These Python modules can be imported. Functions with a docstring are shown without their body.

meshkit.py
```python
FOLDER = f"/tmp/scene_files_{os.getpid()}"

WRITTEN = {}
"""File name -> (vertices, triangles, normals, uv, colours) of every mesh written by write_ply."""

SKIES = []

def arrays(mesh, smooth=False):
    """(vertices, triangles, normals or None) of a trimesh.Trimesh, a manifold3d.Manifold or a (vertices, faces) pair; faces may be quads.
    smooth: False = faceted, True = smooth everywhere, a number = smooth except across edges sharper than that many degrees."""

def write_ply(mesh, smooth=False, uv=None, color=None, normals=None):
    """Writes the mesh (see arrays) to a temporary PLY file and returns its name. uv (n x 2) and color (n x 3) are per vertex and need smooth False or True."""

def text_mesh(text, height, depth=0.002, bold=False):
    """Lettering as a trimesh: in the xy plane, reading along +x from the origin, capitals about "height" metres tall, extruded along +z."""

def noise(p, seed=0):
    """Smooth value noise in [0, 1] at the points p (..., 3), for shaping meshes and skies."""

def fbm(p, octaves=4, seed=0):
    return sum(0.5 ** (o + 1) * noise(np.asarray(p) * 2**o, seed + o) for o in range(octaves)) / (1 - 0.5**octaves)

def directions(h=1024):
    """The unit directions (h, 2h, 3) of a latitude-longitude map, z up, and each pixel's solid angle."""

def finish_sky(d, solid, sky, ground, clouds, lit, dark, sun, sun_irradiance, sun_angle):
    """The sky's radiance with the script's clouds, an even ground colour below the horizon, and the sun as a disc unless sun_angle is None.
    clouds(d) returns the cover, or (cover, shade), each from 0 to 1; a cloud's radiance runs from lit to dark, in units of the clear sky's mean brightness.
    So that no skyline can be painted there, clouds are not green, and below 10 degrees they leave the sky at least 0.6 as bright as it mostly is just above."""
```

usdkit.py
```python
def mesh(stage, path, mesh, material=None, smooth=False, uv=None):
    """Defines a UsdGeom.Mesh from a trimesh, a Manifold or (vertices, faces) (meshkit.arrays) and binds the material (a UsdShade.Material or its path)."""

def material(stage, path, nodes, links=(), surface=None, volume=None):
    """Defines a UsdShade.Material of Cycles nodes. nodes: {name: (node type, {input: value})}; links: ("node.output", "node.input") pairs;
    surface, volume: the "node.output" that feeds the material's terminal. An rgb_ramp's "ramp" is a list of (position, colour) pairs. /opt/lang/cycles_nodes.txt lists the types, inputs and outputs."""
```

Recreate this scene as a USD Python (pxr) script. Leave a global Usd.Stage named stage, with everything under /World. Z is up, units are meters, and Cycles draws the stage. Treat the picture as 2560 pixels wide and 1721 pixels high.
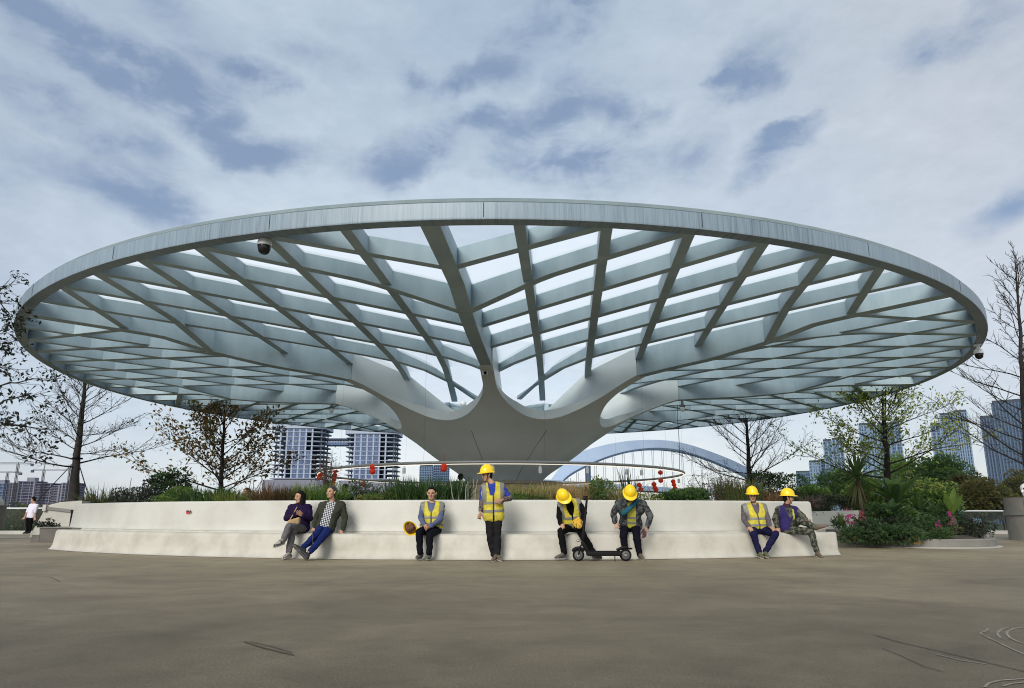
import math, random
import numpy as np, trimesh, usdkit, meshkit
import manifold3d as m3
from shapely.geometry import Polygon, Point, LineString
from shapely import affinity
from scipy.interpolate import CubicSpline
from pxr import Usd, UsdGeom, UsdLux, UsdShade, Gf, Sdf, Vt

PI = math.pi
stage = Usd.Stage.CreateInMemory()
UsdGeom.SetStageUpAxis(stage, UsdGeom.Tokens.z)
UsdGeom.SetStageMetersPerUnit(stage, 1.0)
world = UsdGeom.Xform.Define(stage, '/World')
stage.SetDefaultPrim(world.GetPrim())
UsdGeom.Scope.Define(stage, '/World/Looks')

# ------------------------------------------------------------------ camera
FPX, PITCH, V0, HC = 1683.4, 0.2059, 937.3, 0.816      # focal length in pixels of a 2560 px wide picture
cam = UsdGeom.Camera.Define(stage, '/World/camera')
cam.CreateHorizontalApertureAttr(36.0)
cam.CreateVerticalApertureAttr(36.0 * 688 / 1024)
cam.CreateFocalLengthAttr(36.0 * FPX / 2560)
cam.CreateVerticalApertureOffsetAttr((V0 - 860.5) / 2560 * 36.0)
cam.CreateClippingRangeAttr(Gf.Vec2f(0.05, 5000))
cam.AddTranslateOp().Set(Gf.Vec3d(0, 0, HC))
cam.AddRotateXOp().Set(90 + math.degrees(PITCH))
EXPOSURE = 2.65
cam.CreateExposureAttr(EXPOSURE)

# ------------------------------------------------------------------ light: soft overcast daylight from behind the camera
SUN = np.array([-0.30, -0.80, 0.50]); SUN /= np.linalg.norm(SUN)
sun = UsdLux.DistantLight.Define(stage, '/World/sun')
sun.CreateNormalizeAttr(True); sun.CreateIntensityAttr(0.13); sun.CreateAngleAttr(26.0)
sun.CreateColorAttr(Gf.Vec3f(1.0, 0.965, 0.90))
zax = SUN; xax = np.cross([0, 0, 1.0], zax); xax /= np.linalg.norm(xax); yax = np.cross(zax, xax)
mt = Gf.Matrix4d(*[float(v) for v in (*xax, 0, *yax, 0, *zax, 0, 0, 0, 0, 1)])
sun.AddTransformOp().Set(mt)


def ray(x, y):
    a = (x - 1280) / FPX; b = (V0 - y) / FPX
    return np.array([a, math.cos(PITCH) - b * math.sin(PITCH), math.sin(PITCH) + b * math.cos(PITCH)])


def at(x, y, Y):
    """The point at depth Y (metres along +y) that the photograph shows at pixel x, y (2560 px wide)."""
    r = ray(x, y); t = Y / r[1]
    return np.array([t * r[0], Y, HC + t * r[2]])


def gz(x, y, z=0.0):
    r = ray(x, y); t = (z - HC) / r[2]
    return np.array([t * r[0], t * r[1], z])


def sky_material():
    K = 1.0 / (0.1 * 2 ** EXPOSURE)
    col = lambda r, g, b: tuple(K * ((v / 255 + 0.055) / 1.055) ** 2.4 for v in (r, g, b))
    n = {'tc': ('texture_coordinate', {}),
         'sky': ('sky_texture', {'sky_type': 'single_scattering', 'sun_disc': False, 'sun_elevation': float(math.asin(SUN[2])), 'sun_rotation': float(math.atan2(SUN[0], SUN[1]))}),
         'dist': ('noise_texture', {'scale': 7.5, 'detail': 6.0, 'roughness': 0.62}),
         'dsub': ('mix', {'mix_type': 'subtract', 'fac': 1.0, 'color2': (0.5, 0.5, 0.5)}),
         'dmul': ('mix', {'mix_type': 'multiply', 'fac': 1.0, 'color2': (0.11, 0.11, 0.08)}),
         'ln': ('noise_texture', {'scale': 3.1, 'detail': 5.0, 'roughness': 0.6}), 'lr': ('map_range', {'from_min': 0.42, 'from_max': 0.68, 'to_min': 0.0, 'to_max': 0.8, 'clamp': True}),
         'lite': ('mix', {'mix_type': 'mix', 'color2': col(213, 223, 230)}), 'wr': ('map_range', {'from_min': 0.05, 'from_max': 0.55, 'to_min': 0.0, 'to_max': 0.8, 'clamp': True}), 'warm': ('mix', {'mix_type': 'mix', 'color2': col(196, 199, 203)}), 'lw': ('map_range', {'from_min': -0.30, 'from_max': -0.66, 'to_min': 0.0, 'to_max': 0.65, 'clamp': True}), 'left': ('mix', {'mix_type': 'mix', 'color2': col(163, 174, 192)}),
         'hn': ('noise_texture', {'scale': 22.0, 'detail': 7.0, 'roughness': 0.7}), 'hr': ('map_range', {'from_min': 0.3, 'from_max': 0.7, 'to_min': 0.94, 'to_max': 1.06, 'clamp': True}), 'hh': ('hsv', {'hue': 0.5, 'saturation': 1.0, 'fac': 1.0}),
         'dadd': ('mix', {'mix_type': 'add', 'fac': 1.0}),
         'sep': ('separate_xyz', {}),
         'grad': ('rgb_ramp', {'ramp': [(0.0, col(224, 223, 226)), (0.22, col(216, 220, 225)), (0.40, col(200, 211, 219)), (0.62, col(182, 198, 211)), (1.0, col(160, 183, 206))]}),
         'bn': ('noise_texture', {'scale': 2.2, 'detail': 6.0, 'roughness': 0.55, 'distortion': 0.4}),
         'bmap': ('mapping', {'mapping_type': 'point', 'scale': (1.0, 1.0, 2.2)}),
         'br': ('map_range', {'from_min': 0.35, 'from_max': 0.72, 'to_min': 0.0, 'to_max': 0.36, 'clamp': True}),
         'fn': ('noise_texture', {'scale': 10.0, 'detail': 8.0, 'roughness': 0.62, 'distortion': 0.3}),
         'fr': ('map_range', {'range_type': 'smoothstep', 'from_min': 0.30, 'from_max': 0.70, 'to_min': 0.22, 'to_max': 1.1, 'clamp': True}),
         'mul': ('math', {'math_type': 'multiply'}),
         'tot': ('math', {'math_type': 'add'}), 'cap': ('map_range', {'range_type': 'smoothstep', 'from_min': -0.25, 'from_max': 1.25, 'to_min': -0.06, 'to_max': 0.98, 'clamp': True}), 'cm': ('clamp', {'min': 0.0, 'max': 1.0}),
         'veil': ('mix', {'mix_type': 'mix', 'color2': col(128, 147, 174)}),
         'fin': ('mix', {'mix_type': 'mix', 'fac': 0.95}),
         'bg': ('background_shader', {'strength': 0.1})}
    L = [('tc.generated', 'dist.vector'), ('dist.color', 'dsub.color1'), ('dsub.color', 'dmul.color1'),
         ('tc.generated', 'dadd.color1'), ('dmul.color', 'dadd.color2'), ('tc.generated', 'sep.vector'), ('sep.z', 'grad.fac'), ('bmap.vector', 'ln.vector'), ('ln.fac', 'lr.value'), ('lr.result', 'lite.fac'), ('grad.color', 'lite.color1'), ('sep.x', 'wr.value'), ('wr.result', 'warm.fac'), ('lite.color', 'warm.color1'),
         ('tc.generated', 'bmap.vector'), ('bmap.vector', 'bn.vector'), ('bn.fac', 'br.value'), ('bmap.vector', 'fn.vector'), ('fn.fac', 'fr.value')]
    blobs = [(190, 290, 230, 60, -24, .75), (330, 200, 330, 60, -28, .8), (460, 215, 130, 55, -14, .7), (655, 208, 75, 38, 14, .75), (690, 400, 150, 40, 10, .85),
             (560, 318, 95, 32, 6, .6), (360, 508, 165, 55, -14, .9), (1150, 215, 140, 32, 14, .7), (1425, 262, 90, 62, 10, .85), (1555, 275, 85, 38, -38, .6),
             (1090, 365, 170, 50, 20, .7), (1430, 408, 250, 66, 0, .9), (1880, 175, 110, 58, 30, .8), (1925, 388, 110, 42, 28, .75), (1745, 375, 70, 70, 0, .45),
             (2540, 525, 110, 52, 32, .7), (2380, 60, 110, 55, 12, .6), (150, 60, 330, 60, -8, .65), (500, 90, 260, 60, -22, .5), (1420, 15, 110, 50, 0, .7),
             (1330, 110, 150, 50, 34, .5), (30, 420, 80, 80, 0, .45), (2520, 10, 120, 60, 0, .5), (1240, 300, 100, 26, 16, .55), (1040, 200, 60, 22, -8, .5), (960, 430, 120, 36, 10, .45), (1640, 300, 60, 26, 30, .4), (200, 170, 150, 36, -16, .4), (760, 130, 120, 40, -10, .3), (1960, 330, 60, 18, 20, .5), (560, 440, 70, 24, 20, .45), (1810, 195, 40, 14, 10, .6), (1310, 320, 100, 34, 10, .6)]
    last = None
    for i, (px, py, hw, hh, tilt, s) in enumerate(blobs):
        d = ray(px, py); d = d / np.linalg.norm(d)
        sc = np.linalg.norm(ray(px, py)) * FPX
        n[f'm{i}'] = ('mapping', {'mapping_type': 'texture', 'location': tuple(d), 'rotation': (0.0, -math.radians(tilt), 0.0), 'scale': (1.2 * hw / sc, 3.0, 1.3 * hh / sc)})
        n[f'g{i}'] = ('gradient_texture', {'gradient_type': 'spherical'})
        n[f's{i}'] = ('math', {'math_type': 'multiply_add', 'value2': 1.65 * s, 'value3': 0.0})
        L += [('dadd.color', f'm{i}.vector'), (f'm{i}.vector', f'g{i}.vector'), (f'g{i}.fac', f's{i}.value1')]
        if last:
            L.append((last, f's{i}.value3'))
        last = f's{i}.value'
    L += [(last, 'mul.value1'), ('fr.result', 'mul.value2'), ('mul.value', 'tot.value1'), ('br.result', 'tot.value2'),
          ('tot.value', 'cap.value'), ('cap.result', 'cm.value'), ('cm.result', 'veil.fac'), ('sep.x', 'lw.value'), ('lw.result', 'left.fac'), ('warm.color', 'left.color1'), ('bmap.vector', 'hn.vector'), ('hn.fac', 'hr.value'), ('hr.result', 'hh.value'), ('left.color', 'hh.color'), ('hh.color', 'veil.color1'), ('sky.color', 'fin.color1'), ('veil.color', 'fin.color2'), ('fin.color', 'bg.color')]
    return usdkit.material(stage, '/World/Looks/sky_air', n, L, surface='bg.background')


dome = UsdLux.DomeLight.Define(stage, '/World/sky')
UsdShade.MaterialBindingAPI.Apply(dome.GetPrim()).Bind(sky_material())
dome.GetPrim().SetCustomDataByKey('kind', 'structure')

# ------------------------------------------------------------------ helpers
names = {}


def numbered(parent, name):
    key = (parent, name); k = names.get(key, 0); names[key] = k + 1
    return name if k == 0 else f'{name}_{k:03d}'


def keys(prim, label=None, cat=None, group=None, kind=None):
    for k, v in (('label', label), ('category', cat), ('group', group), ('kind', kind)):
        if v:
            prim.SetCustomDataByKey(k, v)
    return prim


def thing(name, label, cat, loc=(0, 0, 0), group=None, rotz=0.0):
    x = UsdGeom.Xform.Define(stage, '/World/' + numbered('/World', name))
    x.AddTranslateOp().Set(Gf.Vec3d(*map(float, loc)))
    if rotz:
        x.AddRotateZOp().Set(math.degrees(rotz))
    return keys(x.GetPrim(), label, cat, group)


def obj(name, mesh, m, parent=None, smooth=False, off=None, **kw):
    """One Mesh prim. Points are given in world space less "off" (the place of the thing it belongs to)."""
    base = str(parent.GetPath()) if parent is not None else '/World'
    if hasattr(mesh, 'to_mesh') or not isinstance(mesh, (tuple, list, trimesh.Trimesh)):
        q = mesh.to_mesh(); mesh = (q.vert_properties[:, :3], q.tri_verts)
    if isinstance(mesh, trimesh.Trimesh):
        mesh = (np.array(mesh.vertices), np.array(mesh.faces))
    if off is not None:
        mesh = (np.asarray(mesh[0], float) - np.asarray(off, float), mesh[1])
    p = usdkit.mesh(stage, base + '/' + numbered(base, name), mesh, m, smooth=smooth).GetPrim()
    return keys(p, **kw)


def copy_of(root, name, label, loc, rotz=0.0, scale=1.0, group=None):
    was = root.GetCustomData()
    x = UsdGeom.Xform.Define(stage, '/World/' + numbered('/World', name))
    p = x.GetPrim()
    p.GetReferences().AddInternalReference(root.GetPath()); p.SetInstanceable(True)
    x.ClearXformOpOrder()
    x.AddTranslateOp(opSuffix='place').Set(Gf.Vec3d(*map(float, loc)))
    x.AddRotateZOp(opSuffix='turn').Set(math.degrees(rotz))
    x.AddScaleOp(opSuffix='size').Set(Gf.Vec3f(scale, scale, scale))
    return keys(p, label, was.get('category'), group or was.get('group'))


class MB:
    """Collects plain shapes into one mesh."""
    def __init__(s): s.v, s.f, s.n = [], [], 0
    def add(s, v, f):
        v = np.asarray(v, float); f = np.asarray(f, int)
        if f.shape[1] == 4: f = np.vstack([f[:, [0, 1, 2]], f[:, [0, 2, 3]]])
        s.v.append(v); s.f.append(f + s.n); s.n += len(v); return s
    def tm(s, t): return s.add(t.vertices, t.faces)
    def box(s, c, size, rz=0.0):
        t = trimesh.creation.box(size); v = np.array(t.vertices)
        ca, sa = math.cos(rz), math.sin(rz)
        v = v @ np.array([[ca, sa, 0], [-sa, ca, 0], [0, 0, 1]]) + np.asarray(c, float)
        return s.add(v, t.faces)
    def tube(s, pts, r, n=6, cap=True):
        v, f = tube(pts, r, n, cap); return s.add(v, f)
    def out(s): return np.vstack(s.v), np.vstack(s.f)
    def ok(s): return s.n > 0


def tube(pts, r, n=6, cap=True):
    P = np.asarray(pts, float); k = len(P); r = np.broadcast_to(np.asarray(r, float), (k,))
    T = np.gradient(P, axis=0); T /= np.linalg.norm(T, axis=1, keepdims=True) + 1e-12
    ref = np.array([0, 0, 1.0]) if abs(T[0, 2]) < 0.9 else np.array([1.0, 0, 0])
    U = np.cross(T, ref); bad = np.linalg.norm(U, axis=1) < 1e-6
    U[bad] = np.cross(T[bad], [0, 1.0, 0.1]); U /= np.linalg.norm(U, axis=1, keepdims=True)
    W = np.cross(T, U)
    a = np.arange(n) / n * 2 * PI
    V = (P[:, None] + r[:, None, None] * (np.cos(a)[None, :, None] * U[:, None] + np.sin(a)[None, :, None] * W[:, None])).reshape(-1, 3)
    F = []
    i = np.arange(n); j = (i + 1) % n
    for q in range(k - 1):
        F.append(np.c_[q * n + i, (q + 1) * n + i, (q + 1) * n + j]); F.append(np.c_[q * n + i, (q + 1) * n + j, q * n + j])
    F = np.vstack(F)
    if cap:
        F = np.vstack([F, np.c_[np.zeros(n - 2, int), np.arange(1, n - 1), np.arange(2, n)], (k - 1) * n + np.c_[np.zeros(n - 2, int), np.arange(2, n), np.arange(1, n - 1)]])
    return V, F


def lathe(prof, n=48, c=(0, 0, 0), a0=0.0, a1=2 * PI):
    """Closed profile of (radius, z) turned about the vertical through c."""
    P = np.asarray(prof, float); m = len(P); full = abs(a1 - a0 - 2 * PI) < 1e-6
    A = np.linspace(a0, a1, n + 1)[: n if full else n + 1]
    V = np.stack([c[0] + np.outer(np.sin(A), P[:, 0]), c[1] - np.outer(np.cos(A), P[:, 0]), c[2] + np.broadcast_to(P[:, 1], (len(A), m))], -1).reshape(-1, 3)
    F = []
    for q in range(n):
        q2 = (q + 1) % len(A)
        i = np.arange(m); j = (i + 1) % m
        F.append(np.c_[q * m + i, q2 * m + i, q2 * m + j]); F.append(np.c_[q * m + i, q2 * m + j, q * m + j])
    F = np.vstack(F)
    if not full:
        tri = trimesh.creation.triangulate_polygon(Polygon(P), engine='earcut')
        tv, tf = tri
        idx = [int(np.argmin(np.hypot(*(P - q).T))) for q in tv]
        F = np.vstack([F, [[idx[b] for b in t] for t in tf], [[(len(A) - 1) * m + idx[b] for b in t[::-1]] for t in tf]])
    return V, F


def srgb(r, g, b): return tuple(((v / 255 + 0.055) / 1.055) ** 2.4 for v in (r, g, b))


def mat(name, c, rough=0.6, metal=0.0, c2=None, scale=4.0, lo=0.35, hi=0.65, bump=0.0, bscale=30.0, spec=0.4, stretch=None, detail=4.0, rand=0.0, trans=0.0):
    n = {'p': ('principled_bsdf', {'base_color': tuple(c), 'roughness': rough, 'metallic': metal, 'specular_ior_level': spec})}
    L = []
    src = None
    if c2 is not None or bump:
        n['tc'] = ('texture_coordinate', {}); src = 'tc.object'
        if stretch:
            n['mp'] = ('mapping', {'mapping_type': 'point', 'scale': tuple(stretch)}); L.append(('tc.object', 'mp.vector')); src = 'mp.vector'
    if c2 is not None:
        n['no'] = ('noise_texture', {'scale': scale, 'detail': detail, 'roughness': 0.6}); n['ra'] = ('rgb_ramp', {'ramp': [(lo, tuple(c)), (hi, tuple(c2))]})
        L += [(src, 'no.vector'), ('no.fac', 'ra.fac')]; last = 'ra.color'
        if rand:
            n['oi'] = ('object_info', {}); n['rr'] = ('map_range', {'from_min': 0, 'from_max': 1, 'to_min': 1 - rand, 'to_max': 1 + rand}); n['hv'] = ('hsv', {'hue': 0.5, 'saturation': 1.0, 'fac': 1.0})
            L += [('oi.random', 'rr.value'), ('rr.result', 'hv.value'), (last, 'hv.color')]; last = 'hv.color'
        L.append((last, 'p.base_color'))
    if bump:
        n['bn'] = ('noise_texture', {'scale': bscale, 'detail': 3.0}); n['bu'] = ('bump', {'strength': bump, 'distance': 0.02})
        L += [(src, 'bn.vector'), ('bn.fac', 'bu.height'), ('bu.normal', 'p.normal')]
    surf = 'p.BSDF'
    if trans:
        n['tr'] = ('diffuse_bsdf', {}); n['tl'] = ('add_closure', {})
        n['t2'] = ('mix_closure', {'fac': trans}); n['tb'] = ('translucent_bsdf', {'color': tuple(min(1, v * 1.3) for v in c)})
        del n['tr'], n['tl']
        L += [('p.BSDF', 't2.closure1'), ('tb.BSDF', 't2.closure2')]; surf = 't2.closure'
    return usdkit.material(stage, '/World/Looks/' + name, n, L, surface=surf)


M = {}
M['steel'] = mat('painted_steel', (0.375, 0.475, 0.515), 0.5, 0.0, (0.28, 0.37, 0.41), 1.0, 0.32, 0.68, detail=7.0, spec=0.3, stretch=(1.6, 1.6, 0.45))
M['steel_column'] = mat('column_steel', (0.55, 0.61, 0.61), 0.36, 0.0, (0.47, 0.53, 0.535), 0.7, 0.3, 0.7, detail=6.0, spec=0.5)
M['cap_steel'] = mat('cap_steel', (0.20, 0.245, 0.25), 0.6, 0.0, (0.16, 0.20, 0.21), 1.5, spec=0.2)
M['joint'] = mat('dark_joint', (0.02, 0.022, 0.022), 0.8)
M['concrete'] = mat('pale_bench_concrete', (0.50, 0.49, 0.44), 0.55, 0.0, (0.40, 0.385, 0.335), 1.3, 0.42, 0.85, bump=0.15, bscale=40, detail=9.0)
M['concrete_seat'] = mat('worn_seat_concrete', (0.48, 0.455, 0.39), 0.55, 0.0, (0.31, 0.285, 0.225), 2.2, 0.42, 0.85, bump=0.2, bscale=40, detail=10.0, stretch=(1.0, 1.0, 0.9))
M['concrete_grey'] = mat('grey_concrete', (0.21, 0.20, 0.178), 0.75, 0.0, (0.155, 0.147, 0.13), 2.2, 0.3, 0.7, bump=0.2, bscale=30)
M['concrete_white'] = mat('whitewashed_wall', (0.46, 0.45, 0.40), 0.65, 0.0, (0.36, 0.35, 0.31), 1.2, 0.3, 0.7)
M['soil'] = mat('dark_soil', (0.035, 0.028, 0.02), 0.95, 0.0, (0.06, 0.05, 0.035), 9.0, bump=0.6, bscale=25)
M['beige'] = mat('beige_stone', (0.40, 0.32, 0.22), 0.7, 0.0, (0.33, 0.25, 0.17), 1.5)


CB_X, CB_Y = -0.31, 30.04


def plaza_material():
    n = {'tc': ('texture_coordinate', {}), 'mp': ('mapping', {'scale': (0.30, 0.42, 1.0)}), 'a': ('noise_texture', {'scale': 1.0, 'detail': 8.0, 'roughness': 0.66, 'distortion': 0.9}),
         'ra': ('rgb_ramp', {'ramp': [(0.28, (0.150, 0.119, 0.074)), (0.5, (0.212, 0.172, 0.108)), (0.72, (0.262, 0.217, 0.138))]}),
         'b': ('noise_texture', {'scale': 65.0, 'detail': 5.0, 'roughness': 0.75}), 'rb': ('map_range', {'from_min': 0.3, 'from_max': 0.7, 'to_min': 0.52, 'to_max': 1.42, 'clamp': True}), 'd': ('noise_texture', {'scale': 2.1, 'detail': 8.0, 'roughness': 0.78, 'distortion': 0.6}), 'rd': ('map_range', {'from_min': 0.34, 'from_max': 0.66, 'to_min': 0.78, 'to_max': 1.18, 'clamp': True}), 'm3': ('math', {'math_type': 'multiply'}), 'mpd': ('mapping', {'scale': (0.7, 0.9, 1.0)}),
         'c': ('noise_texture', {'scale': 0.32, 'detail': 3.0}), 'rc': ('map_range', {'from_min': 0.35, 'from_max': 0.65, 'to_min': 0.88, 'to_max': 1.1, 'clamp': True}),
         'ps': ('geometry', {}), 'vd': ('mapping', {'location': (-CB_X, -CB_Y, 0.0)}), 'sx': ('separate_xyz', {}), 'x2': ('math', {'math_type': 'multiply'}), 'y2': ('math', {'math_type': 'multiply_add'}), 'sq': ('math', {'math_type': 'sqrt'}), 'wd': ('math', {'math_type': 'multiply_add', 'value2': 3.0}), 'rr': ('map_range', {'from_min': 19.0, 'from_max': 28.5, 'to_min': 1.18, 'to_max': 0.60, 'clamp': True}), 'm2': ('math', {'math_type': 'multiply'}),  # lens vignette painted into the ground colour: lighter by the bench, darker outwards
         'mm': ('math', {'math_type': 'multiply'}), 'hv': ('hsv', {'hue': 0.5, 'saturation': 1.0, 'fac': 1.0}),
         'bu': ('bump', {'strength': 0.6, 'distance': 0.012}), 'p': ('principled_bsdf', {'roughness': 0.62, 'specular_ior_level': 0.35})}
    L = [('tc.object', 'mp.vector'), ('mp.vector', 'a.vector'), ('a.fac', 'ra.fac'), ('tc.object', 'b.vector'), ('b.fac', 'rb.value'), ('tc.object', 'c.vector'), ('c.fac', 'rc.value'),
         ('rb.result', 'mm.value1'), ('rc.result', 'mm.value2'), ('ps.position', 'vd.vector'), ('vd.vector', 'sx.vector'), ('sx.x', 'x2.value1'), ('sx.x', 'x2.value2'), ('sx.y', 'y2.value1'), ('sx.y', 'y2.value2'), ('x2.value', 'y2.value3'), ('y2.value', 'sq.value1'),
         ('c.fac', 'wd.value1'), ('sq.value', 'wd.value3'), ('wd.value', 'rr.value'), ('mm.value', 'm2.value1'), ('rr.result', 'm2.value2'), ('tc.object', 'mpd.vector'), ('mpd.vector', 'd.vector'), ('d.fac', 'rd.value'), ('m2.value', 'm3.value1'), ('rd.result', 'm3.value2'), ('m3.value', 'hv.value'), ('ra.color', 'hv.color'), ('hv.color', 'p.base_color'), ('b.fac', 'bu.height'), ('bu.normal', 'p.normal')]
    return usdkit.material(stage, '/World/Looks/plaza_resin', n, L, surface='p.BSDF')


def streak_material():
    """Painted fascia with dark run-off streaks down its face (angle round the rim against height)."""
    n = {'tc': ('texture_coordinate', {}), 'se': ('separate_xyz', {}), 'at': ('math', {'math_type': 'arctan2'}), 'mu': ('math', {'math_type': 'multiply', 'value2': 420.0}),
         'mz': ('math', {'math_type': 'multiply', 'value2': 0.6}), 'co': ('combine_xyz', {}), 'a': ('noise_texture', {'scale': 1.0, 'detail': 5.0, 'roughness': 0.75}),
         'mu2': ('math', {'math_type': 'multiply', 'value2': 4.0}), 'co2': ('combine_xyz', {}), 'b': ('noise_texture', {'scale': 1.0, 'detail': 3.0}),
         'ad': ('math', {'math_type': 'multiply_add', 'value2': 0.5}), 'ra': ('rgb_ramp', {'ramp': [(0.48, (0.265, 0.345, 0.395)), (0.75, (0.205, 0.268, 0.32)), (1.0, (0.085, 0.115, 0.15))]}),
         'p': ('principled_bsdf', {'roughness': 0.45, 'specular_ior_level': 0.5})}
    L = [('tc.object', 'se.vector'), ('se.x', 'at.value1'), ('se.y', 'at.value2'), ('at.value', 'mu.value1'), ('se.z', 'mz.value1'), ('mu.value', 'co.x'), ('mz.value', 'co.z'), ('co.vector', 'a.vector'),
         ('at.value', 'mu2.value1'), ('mu2.value', 'co2.x'), ('co2.vector', 'b.vector'), ('b.fac', 'ad.value1'), ('a.fac', 'ad.value3'), ('ad.value', 'ra.fac'), ('ra.color', 'p.base_color')]
    return usdkit.material(stage, '/World/Looks/streaked_fascia', n, L, surface='p.BSDF')


def pane_material(name, tint=(0.95, 0.98, 0.97), ior=1.5, base=0.0):
    n = {'f': ('layer_weight', {'blend': 0.5}), 'pw': ('math', {'math_type': 'power', 'value2': 5.0}), 'ma': ('math', {'math_type': 'multiply_add', 'value2': 0.55, 'value3': 0.03}),
         'g': ('glossy_bsdf', {'roughness': 0.05, 'color': (0.9, 0.95, 0.95)}), 't': ('transparent_bsdf', {'color': tint}), 'x': ('mix_closure', {})}
    return usdkit.material(stage, '/World/Looks/' + name, n, [('f.facing', 'pw.value1'), ('pw.value', 'ma.value1'), ('ma.value', 'x.fac'), ('t.BSDF', 'x.closure1'), ('g.BSDF', 'x.closure2')], surface='x.closure')


def emit(name, c, s):
    return usdkit.material(stage, '/World/Looks/' + name, {'e': ('emission', {'color': tuple(c), 'strength': s})}, [], surface='e.emission')


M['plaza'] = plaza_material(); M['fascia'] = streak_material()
M['roof_glass'] = usdkit.material(stage, '/World/Looks/frosted_roof_glass', {'t': ('transparent_bsdf', {'color': (0.96, 0.975, 0.98)}), 'd': ('translucent_bsdf', {'color': (0.9, 0.93, 0.94)}), 'x': ('mix_closure', {'fac': 0.58})},
                                  [('t.BSDF', 'x.closure1'), ('d.BSDF', 'x.closure2')], surface='x.closure')
M['rail_glass'] = pane_material('rail_glass', (0.72, 0.78, 0.76))

# ------------------------------------------------------------------ ground
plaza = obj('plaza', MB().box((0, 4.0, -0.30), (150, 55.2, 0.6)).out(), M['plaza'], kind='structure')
M['far_ground'] = mat('far_green_ground', (0.035, 0.05, 0.025), 0.95, 0.0, (0.06, 0.07, 0.035), 0.05)
far = MB(); far.add([(-3000, -200, -4.5), (3000, -200, -4.5), (3000, 4000, -4.5), (-3000, 4000, -4.5)], [[0, 1, 2, 3]])
obj('far_ground', far.out(), M['far_ground'], kind='structure')

CB = np.array([-0.31, 30.04]); DR = 3.35   # centre of the curved bench; DR is added to its radii
CC = np.array([-0.294, 26.04])           # centre of the canopy


def on_bench(px, rad, z=1.2):
    """The point on the circle of radius rad about the bench centre that stands at picture column px, and its angle."""
    lo, hi = -1.3, 1.3
    for _ in range(50):
        a = (lo + hi) / 2; x, y = CB[0] + rad * math.sin(a), CB[1] - rad * math.cos(a)
        zc = z - HC; d = y * math.cos(PITCH) + zc * math.sin(PITCH)
        if 1280 + FPX * x / d < px: lo = a
        else: hi = a
    return np.array([x, y]), a


# ------------------------------------------------------------------ canopy
can = thing('mushroom_canopy', 'huge round steel canopy of crossing ribs flaring from one thick column', 'canopy', (CC[0], CC[1], 0))
UsdGeom.Xformable(can).AddScaleOp().Set(Gf.Vec3f(1.007, 1.007, 1.0))
PH = -0.0714; RR = 15.30


def pol(s, a): return np.array([s * math.sin(a), -s * math.cos(a)])


def interp(x, pts): return np.interp(x, [p[0] for p in pts], [p[1] for p in pts])


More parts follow.
